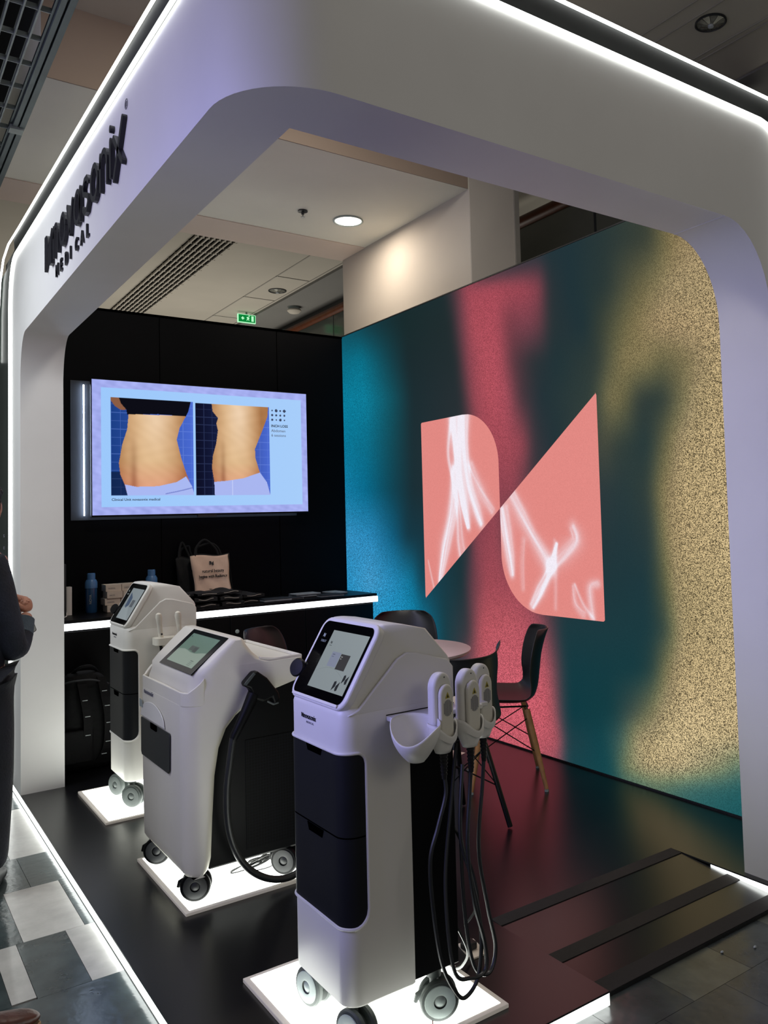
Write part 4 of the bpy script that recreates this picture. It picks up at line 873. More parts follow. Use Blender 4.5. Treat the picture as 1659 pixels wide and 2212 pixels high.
    def ui(U, V):
        img = np.ones(U.shape+(3,))*hx('8d979b'); g = ((U+V)*2)[..., None]; img = img+g*12
        if near:
            sw, sh = .175, .150
            def rc(a, b_, c, d, col): img[(U > a) & (U < b_) & (V > c) & (V < d)] = hx(col)
            rc(.045, .088, .068, .112, '878ea4'); rc(.091, .136, .064, .110, '3c3b3c')
            rc(.049, .062, .103, .106, '666c80'); rc(.049, .060, .097, .099, '666c80'); rc(.094, .102, .101, .103, 'b0b0b0'); rc(.094, .1, .095, .097, 'b0b0b0')
            def mark(cx, cy, s_, col):
                for k in (0, 1):
                    L_ = [(0, 0), (.45, .45), (.45, .8), (.3, 1), (0, .9)]
                    if k: L_ = [(1-a, 1-b_) for a, b_ in L_]
                    img[inpoly(U, V, [(cx+a*s_, cy+b_*s_*1.1) for a, b_ in L_])] = hx(col)
            mark(.118, .006, .026, '26292c'); mark(.148, .030, .024, '26292c'); mark(.012, .132, .008, '26292c')
            rc(.012, .024, .126, .128, '5d6468')
            sp_ = np.abs(V-(.045+.02*np.sin(U*22))) < .0008; img[sp_] = img[sp_]*.93
        else:
            m = inpoly(U, V, [(.02, .15), (.075, .12), (.08, .08), (.05, .06), (.03, .07)]); img[m] = hx('4c5c74')
            m = inpoly(U, V, [(.095, .11), (.14, .11), (.14, .07), (.095, .07)]); img[m] = hx('5f656c')
            m = inpoly(U, V, [(.0, .06), (.05, .07), (.09, .07), (.16, .0), (0, 0)]); img[m] = img[m]*1.08
        return img
    painted('display', P0+u*.076+v*.030+n*.0019, u, v, .212, .174, 200, 170, lambda U, V: ui(U*.85, V), screenmat('display_light', .8 if near else .7, gloss=.2), gl_)
    n_mark(P0+u*.028+v*.178+n*.0018, u, v, .012, 'greyl', gl_, 'logo_mark', .0004)
    text('TABLET', P0+u*.026+v*.163+n*.0018, u, v, .010, 'greyl', gl_, 'print', ext=.0002)
    MB().lathe([(.010, -.02), (.012, 0), (.027, .001), (.028, .006), (.024, .011), (.003, .012)], (x0+.036, y0+wy+.004, 1.070), (-.86, -.38, .35), 24).build('stop_knob', 'black', t)
    zl = .948
    n_mark((x0-.0008, y0+.245, zl), -Y_, Z_, .013, 'ink', t, 'logo_mark', .0008)
    text('novasonix', (x0-.0008, y0+.230, zl), -Y_, Z_, .022, 'ink', t, 'logo_print', ext=.0006, sx=.85)
    text('M E D I C A L', (x0-.0008, y0+.215, zl-.012), -Y_, Z_, .008, 'inkg', t, 'logo_print', ext=.0004)
    r = .057
    for cx, cy, an in (((.062, wy-.01, .2), (.055, .055, .25), (.305, .035, 1.15), (.30, wy-.03, .9)) if near else ((.045, wy-.03, .45), (.055, .055, .75), (.30, .04, .9), (.30, wy-.03, .9))):
        castor(t, x0+cx, y0+cy, an, face='greyl' if near else 'grey')
    return t
MX, MY = 1.04, 1.99
dev = tower(MX, MY, 'nearest white treatment device with lavender-lit front, glass screen and hanging handpieces', True)
rear = tower(1.105, 4.435, 'rear white treatment device standing farthest back, beside the backpack', False)

# holder rail, gel cup and handpiece cradles on the near side of the nearest device
hr = MB(); hr.box(MX+.135, MX+.235, MY-.045, MY, .955, .968).box(MX+.23, MX+.42, MY-.065, MY, .955, .968).box(MX+.36, MX+.45, MY-.05, MY+.08, .955, .968).build('holder_rail', 'shell', dev, bevel=.003)
MB().box(MX+.135, MX+.362, MY-.0008, MY, .969, .9715).build('rail_slot', 'hole', dev)
cup = MB()
def cupfn(a, c):
    th = R(200)+R(290)*a
    r = .076*(.35+.65*math.sin(c*math.pi/2)); h = c*.085
    lip = .022*math.cos(th-R(60))*c
    return (MX+.142+r*1.0*math.cos(th), MY-.085+r*.85*math.sin(th), .872+h+lip+.012*c)
def cup2(a, c):
    th = 2*math.pi*a; r = .022+.046*math.sin(c*math.pi/2)**.9
    dip = .040*max(0, math.cos(th-R(215)))**2*c
    return (MX+.158+r*math.cos(th), MY-.112+r*.9*math.sin(th), .868+.100*c-dip+.012*c*math.sin(th))
cup.grid(cup2, 40, 12)
cup.lathe([(.022, .0), (.002, -.001)], (MX+.158, MY-.112, .868), Z_, 40, cap=False)
cup.build('gel_cup', 'shell', dev, solid=.003, fix=False)
def handpiece(x, y, z, lean, label, cable, grp=None, holder=None, s_=1, ang=0):
    """rounded paddle standing in a cradle, face towards -Y"""
    t = thing('handpiece', (x, y, z), label, 'handpiece', grp)
    ca, sa = math.cos(ang), math.sin(ang); U = Vector((ca, sa, 0)); N = Vector((sa, -ca, 0)); V = Vector((lean, 0, 1)).normalized()
    C = Vector((x, y, z))
    def arch(w, h0, h1): return [(-w, h0), (w, h0)]+arc(0, h1-w*1.15, w, w*1.15, 0, 180, 14)
    body = MB().prism(arch(.036*s_, 0, .155*s_), C-N*.024, U, V, N, .03).build('paddle_body', 'shell', t, bevel=.008, seg=3)
    f = MB().prism(arch(.026*s_, -.035, .125*s_), C+N*.006, U, V, N, .014).build('front_cover', 'shellb', t, bevel=.006, seg=3)
    P = C+N*.0205
    MB().prism([(-.009, .088*s_), (.009, .088*s_), (0, .105*s_)], P, U, V, N, .0006).build('warning_triangle', 'yellow', f)
    MB().prism([(-.0035, .090*s_), (.0035, .090*s_), (0, .099*s_)], P+N*.0006, U, V, N, .0004).build('warning_symbol', 'ink', f)
    for i in range(-3, 4):
        h = math.sqrt(16-i*i)*.0055
        MB().prism([(i*.0047-.0012, .062*s_-h), (i*.0047+.0012, .062*s_-h), (i*.0047+.0012, .062*s_+h), (i*.0047-.0012, .062*s_+h)], P, U, V, N, .0004).build('speaker_slot', 'inkg', f)
    MB().lathe([(.0022, 0), (.002, .0006)], C+U*.004+V*.142*s_+N*.006, N, 8).build('sensor_dot', 'ink', body)
    st_ = C+V*-.03
    MB().tube([st_+Z_*.01, st_-Z_*.012, st_-Z_*.10], [.013, .011, .007], 12).build('strain_relief', 'cord', t)
    for k in range(7): MB().tube([st_-Z_*(.025+k*.010), st_-Z_*(.029+k*.010)], .0125-.0006*k, 12).build('relief_ring', 'cord', t)
    MB().tube(spline([st_-Z_*.09]+[Vector(p) for p in cable], 8), .0056, 8).build('cable', 'cordg', t)
    if holder:
        hb_ = MB()
        def cr(a, c):
            th = R(-205)+R(230)*a+R(0)
            r = 1.0; w_ = .046*(.45+.55*math.sin(min(1, c*1.25)*math.pi/2)); d_ = .034*(.45+.55*math.sin(min(1, c*1.25)*math.pi/2))
            q = C+U*(w_*math.cos(th))-N*(-d_*.9*-math.sin(th))*1.0
            return q+Z_*(-.055+.085*c)+U*0
        hb_.grid(lambda a, c: tuple(C+U*(.044*(.5+.5*min(1, c*1.6))*math.cos(2*math.pi*a))+N*(.036*(.5+.5*min(1, c*1.6))*math.sin(2*math.pi*a)-.002)+Z_*(-.058+.080*c-(.034*max(0, math.sin(2*math.pi*a))**3*c if c > .5 else 0))), 32, 8)
        hb_.build('handpiece_cradle', 'shell', holder, solid=.003, fix=False)
    return t
g = 'white handpieces hanging beside the nearest device'
handpiece(MX+.250, 1.885, .93, 0, 'white handpiece next to the gel cup, nearest to the camera',
          [(1.29, 1.88, .76), (1.262, 1.88, .68), (1.235, 1.88, .60), (1.240, 1.88, .47), (1.262, 1.88, .33), (1.30, 1.88, .245), (1.335, 1.88, .212), (1.385, 1.885, .25), (1.41, 1.90, .36), (1.39, 1.91, .50), (1.37, 1.93, .62), (1.405, 1.96, .80)], g, dev, 1, .22)
handpiece(MX+.352, 1.90, .925, 0, 'middle white handpiece, front one of the right-hand pair',
          [(1.385, 1.90, .74), (1.365, 1.89, .60), (1.375, 1.88, .45), (1.405, 1.88, .34), (1.40, 1.87, .27), (1.35, 1.87, .262), (1.30, 1.88, .30), (1.315, 1.93, .5), (1.37, 1.97, .7), (1.415, 2.0, .85)], g, dev, 1, .22)
handpiece(MX+.462, 1.985, .915, 0, 'rear white handpiece half hidden behind the middle one',
          [(1.49, 1.98, .72), (1.455, 1.96, .55), (1.475, 1.95, .38), (1.49, 1.94, .27), (1.455, 1.93, .215), (1.41, 1.94, .25), (1.405, 1.97, .40), (1.42, 2.0, .60)], g, dev, 1, .22)
MB().tube(spline([(1.405, 2.02, .62), (1.44, 1.98, .50), (1.445, 1.96, .40), (1.425, 2.0, .33)]), .004, 6).build('mains_cable', 'cordg', dev)
MB().tube(spline([(1.42, 2.05, .33), (1.455, 2.03, .24), (1.47, 2.08, .17), (1.50, 2.16, .12), (1.60, 2.22, .094)]), .004, 6).build('mains_cable', 'cordg', dev)
MB().tube(spline([(1.19, 2.02, .10), (1.23, 1.985, .0975), (1.29, 1.985, .0975), (1.32, 2.02, .10)]), .002, 6).build('red_cable', 'cordr', dev)
t = thing('floor_socket', (1.65, 2.275, DZ), 'beige square floor socket lid with black plug behind the nearest device', 'floor socket')
MB().prism([(1.607, 2.225), (1.672, 2.222), (1.692, 2.325), (1.630, 2.330)], (0, 0, DZ+.0004), X_, Y_, Z_, .006).build('lid', 'carton', t, bevel=.001)
MB().box(1.618, 1.662, 2.262, 2.30, DZ+.0066, DZ+.03).build('plug', 'cord', t, bevel=.004)

# slim applicators in a cradle on the near side of the rear device
RX, RY = 1.105, 4.435
MB().loft([[(RX+p, RY+q, z) for p, q in rrect(.13, .34, -.085, -.002, .02)] for z in (.905, .912, .935, .94)]).build('applicator_cradle', 'shellb', rear)
MB().box(RX+.262, RX+.366, RY-.001, RY+.001, .955, .958).build('rail_slot', 'hole', rear)
for x, l in ((.165, 'slim white applicator upright in the rear device cradle, left one'), (.262, 'slim white applicator upright in the rear device cradle, right one')):
    t = thing('slim_applicator', (RX+x, RY-.05, .94), l, 'applicator', 'slim applicators on the rear device')
    lp = []
    for h, w, d, dy in ((-.045, .009, .009, 0), (0, .012, .010, 0), (.05, .012, .010, 0), (.08, .014, .012, -.004), (.105, .017, .015, -.008), (.122, .013, .012, -.010), (.128, .004, .004, -.010)):
        lp.append([(RX+x+w*math.cos(2*math.pi*j/20)-h*.12, RY-.05+dy+d*math.sin(2*math.pi*j/20), .94+h) for j in range(20)])
    MB().loft(lp).build('applicator_body', 'shellb', t)
    MB().tube([(RX+x, RY-.05, .90), (RX+x, RY-.05, .86)], [.010, .005], 10).build('strain_relief', 'cord', t)
    MB().tube(spline([(RX+x, RY-.05, .862), (RX+x+.01, RY-.055, .78), (RX+x+.03, RY-.05, .66), (RX+x+.09, RY-.03, .5), (RX+x+.12, RY-.02, .36)]), .003, 6).build('cable', 'cord', t)
    MB().box(RX+x-.004, RX+x+.004, RY-.064, RY-.060, .955, .963).build('label_dot', 'ink', t)
MB().ball((RX+.262, RY-.05, .83), (.028, .02, .035)).build('cable_drum', 'cord', rear)

# ---- middle device: arched body with rear tray
t = thing('arched_device', (1.0, 3.16, LBZ), 'middle white treatment device with slanted tablet, arched body and rear tray', 'treatment device')
mid = t
BX, BY, BW = 1.0, 3.165, .60
def mloop(xf, xb, zz, a=0, b_=BW, rf=.09, rb=.03): return [(xf+p, BY+q, zz) for p, q in rrect(0, xb-xf, a, b_, [rb, rf*.7, rf, rb], 8)]
prof = [(.190, 1.03, 1.055, .04), (.195, 1.012, 1.075, .05), (.21, 1.003, 1.09, .06), (.25, 1.0, 1.10, .07), (.40, .998, 1.108, .07), (.55, .997, 1.118, .07), (.65, .997, 1.135, .07), (.72, .997, 1.165, .07), (.765, .997, 1.205, .07), (.80, .998, 1.255, .07), (.825, .999, 1.31, .07)]
L = [mloop(xf, xb, z, rf=rf) for z, xf, xb, rf in prof]
L += [mloop(1.016, 1.315, .828, rf=.06), mloop(1.022, 1.37, .845, rf=.06), mloop(1.026, 1.44, .862, rf=.06), mloop(1.028, 1.478, .872, rf=.06), mloop(1.034, 1.486, .90), mloop(1.040, 1.488, .93, rf=.07), mloop(1.066, 1.488, .957, rf=.06), mloop(1.0665, 1.35, .958, rf=.06), mloop(1.085, 1.305, .972, rf=.05), mloop(1.12, 1.272, 1.003, rf=.04), mloop(1.155, 1.25, 1.032, rf=.03), mloop(1.182, 1.236, 1.054, rf=.02, rb=.02), mloop(1.19, 1.228, 1.061, .01, BW-.01, rf=.015, rb=.015)]
MB().loft(L).build('white_housing', 'shellb', t, sharp=50)
# front lip of the tray below the tablet
lipn = MB(); Pl = [(1.075, -.0)]+[(.0+BX+.06-.06*math.sin(R(a)), .06-.06*math.cos(R(a))) for a in range(0, 91, 15)]+[(BX, BW*.5)]+[(BX+.045-.045*math.cos(R(a)), BW-.045+.045*math.sin(R(a))) for a in range(0, 91, 15)]+[(1.075, BW)]
def liph(x, k): 
    c = min(k, len(Pl)-1-k)/4.0
    return .925-.05*min(1, c)**.8
vo = []; 
for k, (px, py) in enumerate(Pl):
    cx, cy = (1.2, BW/2); d = Vector((cx-px, cy-py)).normalized()*.012
    h = liph(px, k); vo.append([(px, BY+py, .822), (px, BY+py, h), (px+d.x, BY+py+d.y, h), (px+d.x, BY+py+d.y, .822)])
lipn.loft(vo).build('tray_lip', 'shellb', t, bevel=.003)
# rim of the rear tray
MB().tube([(1.30, BY+.012, .972), (1.36, BY+.012, .962), (1.40, BY+.014, .962), (1.476, BY+.014, .962), (1.476, BY+BW-.014, .962), (1.36, BY+BW-.012, .962), (1.30, BY+BW-.012, .972)], .008, 8).build('rear_tray_rim', 'shellb', t)
# tablet on the slope
A = Vector((1.040, 0, .934)); B = Vector((1.189, 0, 1.058)); v = (B-A); H = v.length; v.normalize(); u = -Y_; n = u.cross(v)
P0 = Vector((A.x, 3.612, A.z))+n*.002
gp_ = MB().prism([(0, 0), (.405, 0), (.405, H), (0, H)], P0-n*.002, u, v, n, .005).build('tablet_glass', mat('tablet_bezel', '0c0d0e', .12, noise=.1), t, bevel=.001)
def ui2(U, V):
    img = np.ones(U.shape+(3,))*hx('5f7a6c'); w = V < .062+.006*np.sin(U*25)+.01*(U/.32); img[w] = hx('8f9f93')
    m = (U > .11) & (U < .20) & (V > .070) & (V < .094); img[m] = hx('4c5450')
    m = (U > .16) & (U < .20) & (V > .066) & (V < .09); img[m] = hx('3f4744')
    for i in range(4):
        m = (U > .235) & (U < .27) & (np.abs(V-(.008+i*.007)) < .0012); img[m] = hx('56635c')
    m = (U > .012) & (U < .022) & (V > .13) & (V < .138); img[m] = hx('2c3834')
    return img
painted('display', P0+u*.045+v*.024+n*.0035, u, v, .315, .150, 180, 90, ui2, screenmat('tablet_light', .75, gloss=.25), gp_)
# drawer, notch, recess, print
dd = MB().prism([(0, .012), (.01, 0), (.375, 0), (.392, .014), (.398, .15), (.392, .158), (.006, .158), (0, .152)], (BX-.006, 3.722, .545), -Y_, Z_, -X_, .004).build('drawer', 'door', t, bevel=.002)
MB().prism([(.145, .158), (.145, .137), (.155, .133), (.225, .133), (.235, .137), (.235, .158)], (BX-.0105, 3.722, .545), -Y_, Z_, -X_, .0012).build('finger_notch', 'hole', dd)
MB().prism([(0, 0)]+[(.17+.17*math.cos(R(a)), .075*math.sin(R(a))) for a in range(150, 14, -8)]+[(.34, 0)], (BX-.005, 3.735, .708), -Y_, Z_, -X_, .004).build('finger_recess', 'shell', t, bevel=.003)
MB().prism([(0, 0), (.045, 0), (.030, .03), (.0, .032)], (BX-.0095, 3.735, .745), -Y_, Z_, -X_, .002).build('recess_shadow_gap', 'greyl', t)
n_mark((BX-.003, 3.69, .806), -Y_, Z_, .014, 'inkg', t, 'logo_mark', .002)
text('novasonix', (BX-.003, 3.67, .806), -Y_, Z_, .026, 'inkg', t, 'logo_print', ext=.002)
# black rear cabinet inside the arch
rc = MB(); pr = [(1.09, .20), (1.45, .20), (1.47, .24), (1.475, .872), (1.40, .862), (1.30, .83), (1.20, .78), (1.13, .70), (1.09, .5)]
rc.prism([(a, b_) for a, b_ in pr], (0, BY+.022, 0), X_, Z_, Y_, BW-.044).build('rear_cabinet', 'black', t, bevel=.01)
vp = mat('vent_mesh', '07070a', .5, spec=.12); nt = vp.node_tree
vo_ = nt.nodes.new('ShaderNodeTexVoronoi'); vo_.inputs['Scale'].default_value = 85; vo_.inputs['Randomness'].default_value = 0
tc_ = nt.nodes.new('ShaderNodeTexCoord'); nt.links.new(tc_.outputs['Object'], vo_.inputs['Vector'])
cr_ = nt.nodes.new('ShaderNodeValToRGB'); cr_.color_ramp.elements[0].color = (.001, .001, .001, 1); cr_.color_ramp.elements[0].position = .35; cr_.color_ramp.elements[1].position = .45; cr_.color_ramp.elements[1].color = (.003, .0035, .005, 1)
nt.links.new(vo_.outputs['Distance'], cr_.inputs[0]); nt.links.new(cr_.outputs[0], nt.nodes['Principled BSDF'].inputs['Base Color'])
MB().box(1.24, 1.44, BY+.0195, BY+.023, .24, .66).build('vent_panel', vp, t)
for cx, cy, an in ((.045, BW-.09, 1.0), (.055, .06, 1.1), (.42, .06, .75), (.42, BW-.06, 1.2)):
    castor(t, BX+cx, BY+cy, an, top=.205, face='greyd', tyre='black')
# pistol applicator hanging on the near side with its thick hose
t = thing('pistol_applicator', (1.25, 3.12, .80), 'black pistol-shaped applicator with thick hose hanging on the middle device', 'applicator')
yg = 3.115
pb = MB().prism([(1.205, .895), (1.245, .935), (1.262, .935), (1.30, .905), (1.345, .845), (1.352, .815), (1.325, .80), (1.318, .826), (1.285, .815), (1.25, .83), (1.232, .825), (1.235, .86), (1.228, .875), (1.212, .882)], (0, yg-.02, 0), X_, Z_, Y_, .045).build('applicator_head', 'black', t, bevel=.008, seg=3)
MB().prism([(1.203, .894), (1.243, .934), (1.250, .928), (1.212, .888)], (0, yg-.023, 0), X_, Z_, Y_, .004).build('treatment_tip', 'grey', pb)
MB().tube([(1.250, yg, .850), (1.225, yg, .80), (1.195, yg, .745), (1.172, yg, .705), (1.165, yg, .690)], [.024, .021, .018, .017, .014], 14).build('grip', 'black', t)
MB().tube([(1.300, yg-.01, .815), (1.325, yg-.012, .800), (1.345, yg-.012, .803)], .004, 8).build('trigger', 'grey', pb)
MB().tube(spline([(1.165, yg, .695), (1.150, yg, .60), (1.138, yg, .50), (1.140, yg-.005, .38), (1.165, yg-.01, .28), (1.215, yg-.01, .20), (1.285, yg-.005, .145), (1.36, yg, .120), (1.43, yg+.01, .125), (1.50, yg+.04, .16), (1.53, yg+.09, .25), (1.50, yg+.13, .34)], 8), .0135, 12).build('hose', 'cordg', t)
t = thing('cable_bundle', (1.38, 3.30, LBZ), 'loose coils of thin black cable on the middle light box', 'cables')
rn = random.Random(9)
for k in range(5):
    P = []; cx, cy = 1.37+rn.uniform(-.03, .03), 3.37+rn.uniform(-.03, .03); a, b_ = rn.uniform(.06, .10), rn.uniform(.035, .06)
    for i in range(28): th = i*.35; P.append((cx+a*math.cos(th)+.01*math.sin(th*3+k), cy+b_*math.sin(th+k*.5), LBZ+.006+.004*k+.004*math.sin(th*1.3+k)))
    MB().tube(spline(P, 2), .0026, 6).build('cable_loop', 'cord', t)
t = None

# ================================================================ seating
def chair(x, y, face, label, legs='wood', shellm='chair', tub=0):
    t = thing('shell_chair', (0, 0, 0), label, 'chair', 'shell chairs round the meeting table')
    pr = [(.225, .415, .17), (.205, .438, .205), (.15, .450, .225), (.04, .438, .232), (-.07, .432, .232), (-.14, .442, .23), (-.185, .475, .228), (-.205, .53, .226), (-.215, .60, .226), (-.225, .68, .222), (-.24, .74, .212), (-.258, .79, .19), (-.275, .822, .14)]
    if tub: pr = [(p[0], p[1], min(.245, p[2]+.03)) for p in pr[:-1]]+[(-.265, .80, .245)]
    def fn(a, c):
        s_ = c*(len(pr)-1); i = min(int(s_), len(pr)-2); f = s_-i
        y_, z_, w = [pr[i][k]*(1-f)+pr[i+1][k]*f for k in range(3)]
        q = 2*a-1; back = min(1, max(0, (s_-4)/4)); e = abs(q)**2.6
        y2 = y_+e*(.075+(.06 if tub else 0))*back; z2 = z_+e*.045*(1-back)
        if tub: z2 += abs(q)**3*.05*max(0, (s_-len(pr)+3)/2)
        return (q*w, y2, z2)
    MB().grid(fn, 16, 26).build('seat_shell', shellm, t, solid=.007, sub=1, fix=False, sharp=80)
    top = []
    for sx_ in (-1, 1):
        for sy in (-1, 1):
            a = Vector((sx_*.125, sy*.115-.02, .405)); b_ = Vector((sx_*.205, sy*.195-.02, .012))
            if legs == 'wood':
                l = MB().tube([a, a*.55+b_*.45, b_], [.0145, .0155, .0105], 12).build('leg', 'wood', t)
                MB().tube([b_, b_-Vector((0, 0, .0115))], [.0105, .0115], 12).build('foot_cap', 'greyl', l)
            else:
                l = MB().tube([a, b_-Vector((0, 0, .005))], .012, 12).build('leg', 'wire', t)
            MB().tube([a+Vector((0, 0, .03)), a-Vector((0, 0, .02)), a*.72+b_*.28+Vector((-sx_*.014, 0, 0))], .004, 6).build('leg_bracket', 'wire', t)
    f = lambda sx_, sy, k: Vector((sx_*(.125+.08*k), sy*(.115+.08*k)-.02, .405-.393*k))
    for p, q in (((-1, -1, .1), (1, -1, .55)), ((1, -1, .1), (-1, -1, .55)), ((-1, 1, .1), (1, 1, .55)), ((1, 1, .1), (-1, 1, .55)), ((-1, -1, .1), (-1, 1, .55)), ((-1, 1, .1), (-1, -1, .55)), ((1, -1, .1), (1, 1, .55)), ((1, 1, .1), (1, -1, .55))):
        MB().tube([f(*p), f(*q)], .003, 6).build('cross_brace', 'wire', t)
    MB().tube([(-.12, .1, .42), (.12, .1, .42), (.12, -.14, .42), (-.12, -.14, .42)], .005, 6, closed=True).build('mount_frame', 'wire', t)
    t.location = (x, y, DZ); t.rotation_euler = (0, 0, face)
    return t
def yaw_to(dx, dy): return math.atan2(dy, dx)-math.pi/2
chair(2.835, 3.585, yaw_to(-.82, .57), 'black shell chair with wooden legs seen from the side before the red band')
chair(2.235, 3.25, yaw_to(.05, 1), 'black high-backed chair with black legs behind the nearest device', legs='metal', tub=1)
chair(2.83, 4.55, yaw_to(-.5, -.8), 'black shell chair behind the table against the blue glow')
chair(2.02, 4.46, yaw_to(.6, -.8), 'dark smoked shell chair rising behind the tail of the middle device', shellm='chaird')
t = thing('round_table', (2.37, 3.88, DZ), 'small round table with pale top behind the nearest device', 'table')
MB().lathe([(.01, .70), (.385, .70), (.40, .712), (.40, .722), (.392, .726), (.01, .726)], (2.37, 3.88, DZ), n=64).build('table_top', 'table', t)
MB().lathe([(.035, .02), (.028, .05), (.026, .66), (.06, .70)], (2.37, 3.88, DZ), n=24).build('pedestal', 'wire', t)
MB().lathe([(.24, 0), (.25, .006), (.23, .014), (.04, .022)], (2.37, 3.88, DZ), n=40).build('base', 'wire', t)
t = thing('paper_sheet', (2.93, 4.22, DZ), 'small white paper lying on the deck at the foot of the glowing wall', 'paper')
MB().prism([(2.88, 4.10), (3.0, 4.15), (2.96, 4.32), (2.86, 4.28)], (0, 0, DZ+.0005), X_, Y_, Z_, .001).build('sheet', 'carton', t)

# ================================================================ person with phone
def skin(name, V, E, rad, m, parent, sub=2, root=0):
    me = bpy.data.meshes.new('tmp'); me.from_pydata(V, E, []); o = bpy.data.objects.new('tmp', me); COL.objects.link(o)
    sk = o.modifiers.new('s', 'SKIN'); sk.use_smooth_shade = True
    for i, r_ in enumerate(rad):
        d = me.skin_vertices[0].data[i]; d.radius = r_ if isinstance(r_, tuple) else (r_, r_); d.use_root = (i == root)
    ss = o.modifiers.new('u', 'SUBSURF'); ss.levels = sub; ss.render_levels = sub
    me2 = bpy.data.meshes.new_from_object(o.evaluated_get(bpy.context.evaluated_depsgraph_get()))
    bpy.data.objects.remove(o)
    vs = [tuple(v.co) for v in me2.vertices]; fs = [tuple(p.vertices) for p in me2.polygons]
    if name is None: return vs, fs
    return MB().add(vs, fs).build(name, m, parent, sharp=180, fix=False)
px, py = .375, 4.0
pr_ = thing('person', (px, py, FZ), 'person with dark hair in navy jacket holding a phone at the left edge', 'person')
def P(x, y, z): return (px+x, py+y, z)
# body: pelvis root, spine, neck, arms, legs
V = [P(-.01, 0, .93), P(0, .01, 1.08), P(.01, .01, 1.24), P(.02, .0, 1.38), P(.03, .01, 1.46), P(.045, .02, 1.52),
     P(.10, -.06, 1.37), P(.125, -.07, 1.20), P(.175, -.03, 1.0), P(.215, .042, 1.09), P(.236, .075, 1.150),
     P(-.12, .10, 1.37), P(-.16, .14, 1.17), P(-.10, .22, 1.06), P(.05, .22, 1.12), P(.12, .20, 1.14),
     P(.09, -.03, .90), P(.10, -.04, .50), P(.085, -.06, .13), P(-.09, .05, .90), P(-.10, .07, .50), P(-.09, .05, .13)]
E_ = [(0, 1), (1, 2), (2, 3), (3, 4), (4, 5), (3, 6), (6, 7), (7, 8), (8, 9), (9, 10), (3, 11), (11, 12), (12, 13), (13, 14), (14, 15), (0, 16), (16, 17), (17, 18), (0, 19), (19, 20), (20, 21)]
rad = [.085, .09, .125, .11, .055, .052, .055, .045, .040, .032, .026, .055, .045, .040, .032, .026, .085, .06, .042, .085, .06, .042]
vs, fs = skin(None, V, E_, rad, None, None)
bd = MB().add(vs, fs)
hc = Vector(P(.055, .03, 1.615))
def headpt(a, c):
    th = 2*math.pi*a; ph = math.pi*(c*.998+.001); z = -math.cos(ph); r_ = math.sin(ph)
    rx, ry, rz_ = .074, .092, .112
    x_, y_, z_ = rx*r_*math.cos(th), ry*r_*math.sin(th), rz_*z
    f = max(0, math.sin(th))*r_                 # front is +Y before turning
    if z < -.1: x_ *= 1-.28*(-z-.1); y_ *= 1-.10*(-z-.1)
    y_ += .010*f*math.exp(-((z+.55)/.2)**2)+.022*math.exp(-(x_/.012)**2)*math.exp(-((z+.12)/.18)**2)*f
    y_ -= .009*math.exp(-((abs(x_)-.030)/.014)**2)*math.exp(-((z-.06)/.09)**2)*f
    y_ += .005*math.exp(-(x_/.024)**2)*math.exp(-((z+.42)/.05)**2)*f
    an = R(-38); X2 = x_*math.cos(an)-y_*math.sin(an); Y2 = x_*math.sin(an)+y_*math.cos(an)
    return hc+Vector((X2, Y2, z_-.15*f*.1))
bd.grid(headpt, 40, 28)
for s_ in (-1, 1):
    q = hc+Matrix.Rotation(R(-38), 3, 'Z') @ Vector((s_*.076, -.004, -.006)); bd.ball(q, (.014, .016, .028), 8)
def hand(base, fwd, upv, side, curl):
    """palm plus five bent fingers; side = thumb side"""
    fwd = Vector(fwd).normalized(); upv = Vector(upv); upv = (upv-fwd*upv.dot(fwd)).normalized(); sd = fwd.cross(upv)*side
    base = Vector(base); fw_ = MB()
    V = [base, base+fwd*.035, base+fwd*.075]
    a, b_ = skin(None, [tuple(p) for p in V], [(0, 1), (1, 2)], [(.026, .018), (.040, .016), (.038, .014)], None, None); bd.add(a, b_)
    a, b_ = skin(None, [tuple(base+fwd*.02+sd*.0), tuple(base+fwd*.05+sd*.022), tuple(base+fwd*.05-sd*.022), tuple(base+fwd*.07)], [(0, 1), (0, 2), (0, 3)], [.02, .017, .017, .016], None, None); bd.add(a, b_)
    for i, (o_, l) in enumerate(((.030, .072), (.011, .082), (-.009, .076), (-.028, .060))):
        p = base+fwd*.072+sd*o_; V = [p-fwd*.02, p]; d = fwd.copy(); cu = curl[i]
        for k, fr in enumerate((.45, .30, .25)):
            d = (d*math.cos(cu*.9)-upv*math.sin(cu*.9)).normalized() if k == 0 else (Matrix.Rotation(-cu, 3, fwd.cross(upv)) @ d)
            p = p+d*l*fr; V.append(p)
        a, b_ = skin(None, [tuple(q) for q in V], [(j, j+1) for j in range(4)], [.009, .0095, .0088, .0082, .0070], None, None); bd.add(a, b_)
    p = base+fwd*.018+sd*.022; V = [p-sd*.01, p+sd*.012+fwd*.015-upv*.008, p+sd*.020+fwd*.042-upv*.022, p+sd*.010+fwd*.066-upv*.032]
    a, b_ = skin(None, [tuple(q) for q in V], [(0, 1), (1, 2), (2, 3)], [.014, .012, .0100, .0082], None, None); bd.add(a, b_)
hand(P(.236, .075, 1.150), (-.15, .35, .75), (.75, -.6, .25), -1, (.95, 1.0, 1.05, 1.1))
hand(P(.12, .20, 1.14), (1, .05, -.1), (0, .3, -1), 1, (.5, .55, .6, .65))
body_ = bd.build('body', 'skin', pr_, sharp=180, fix=False)
ey = MB()
for s_ in (-1, 1): MB().ball(hc+Matrix.Rotation(R(-38), 3, 'Z') @ Vector((s_*.030, .079, .006)), .010, 8).build('eye', 'tag', body_)
hr_ = MB()
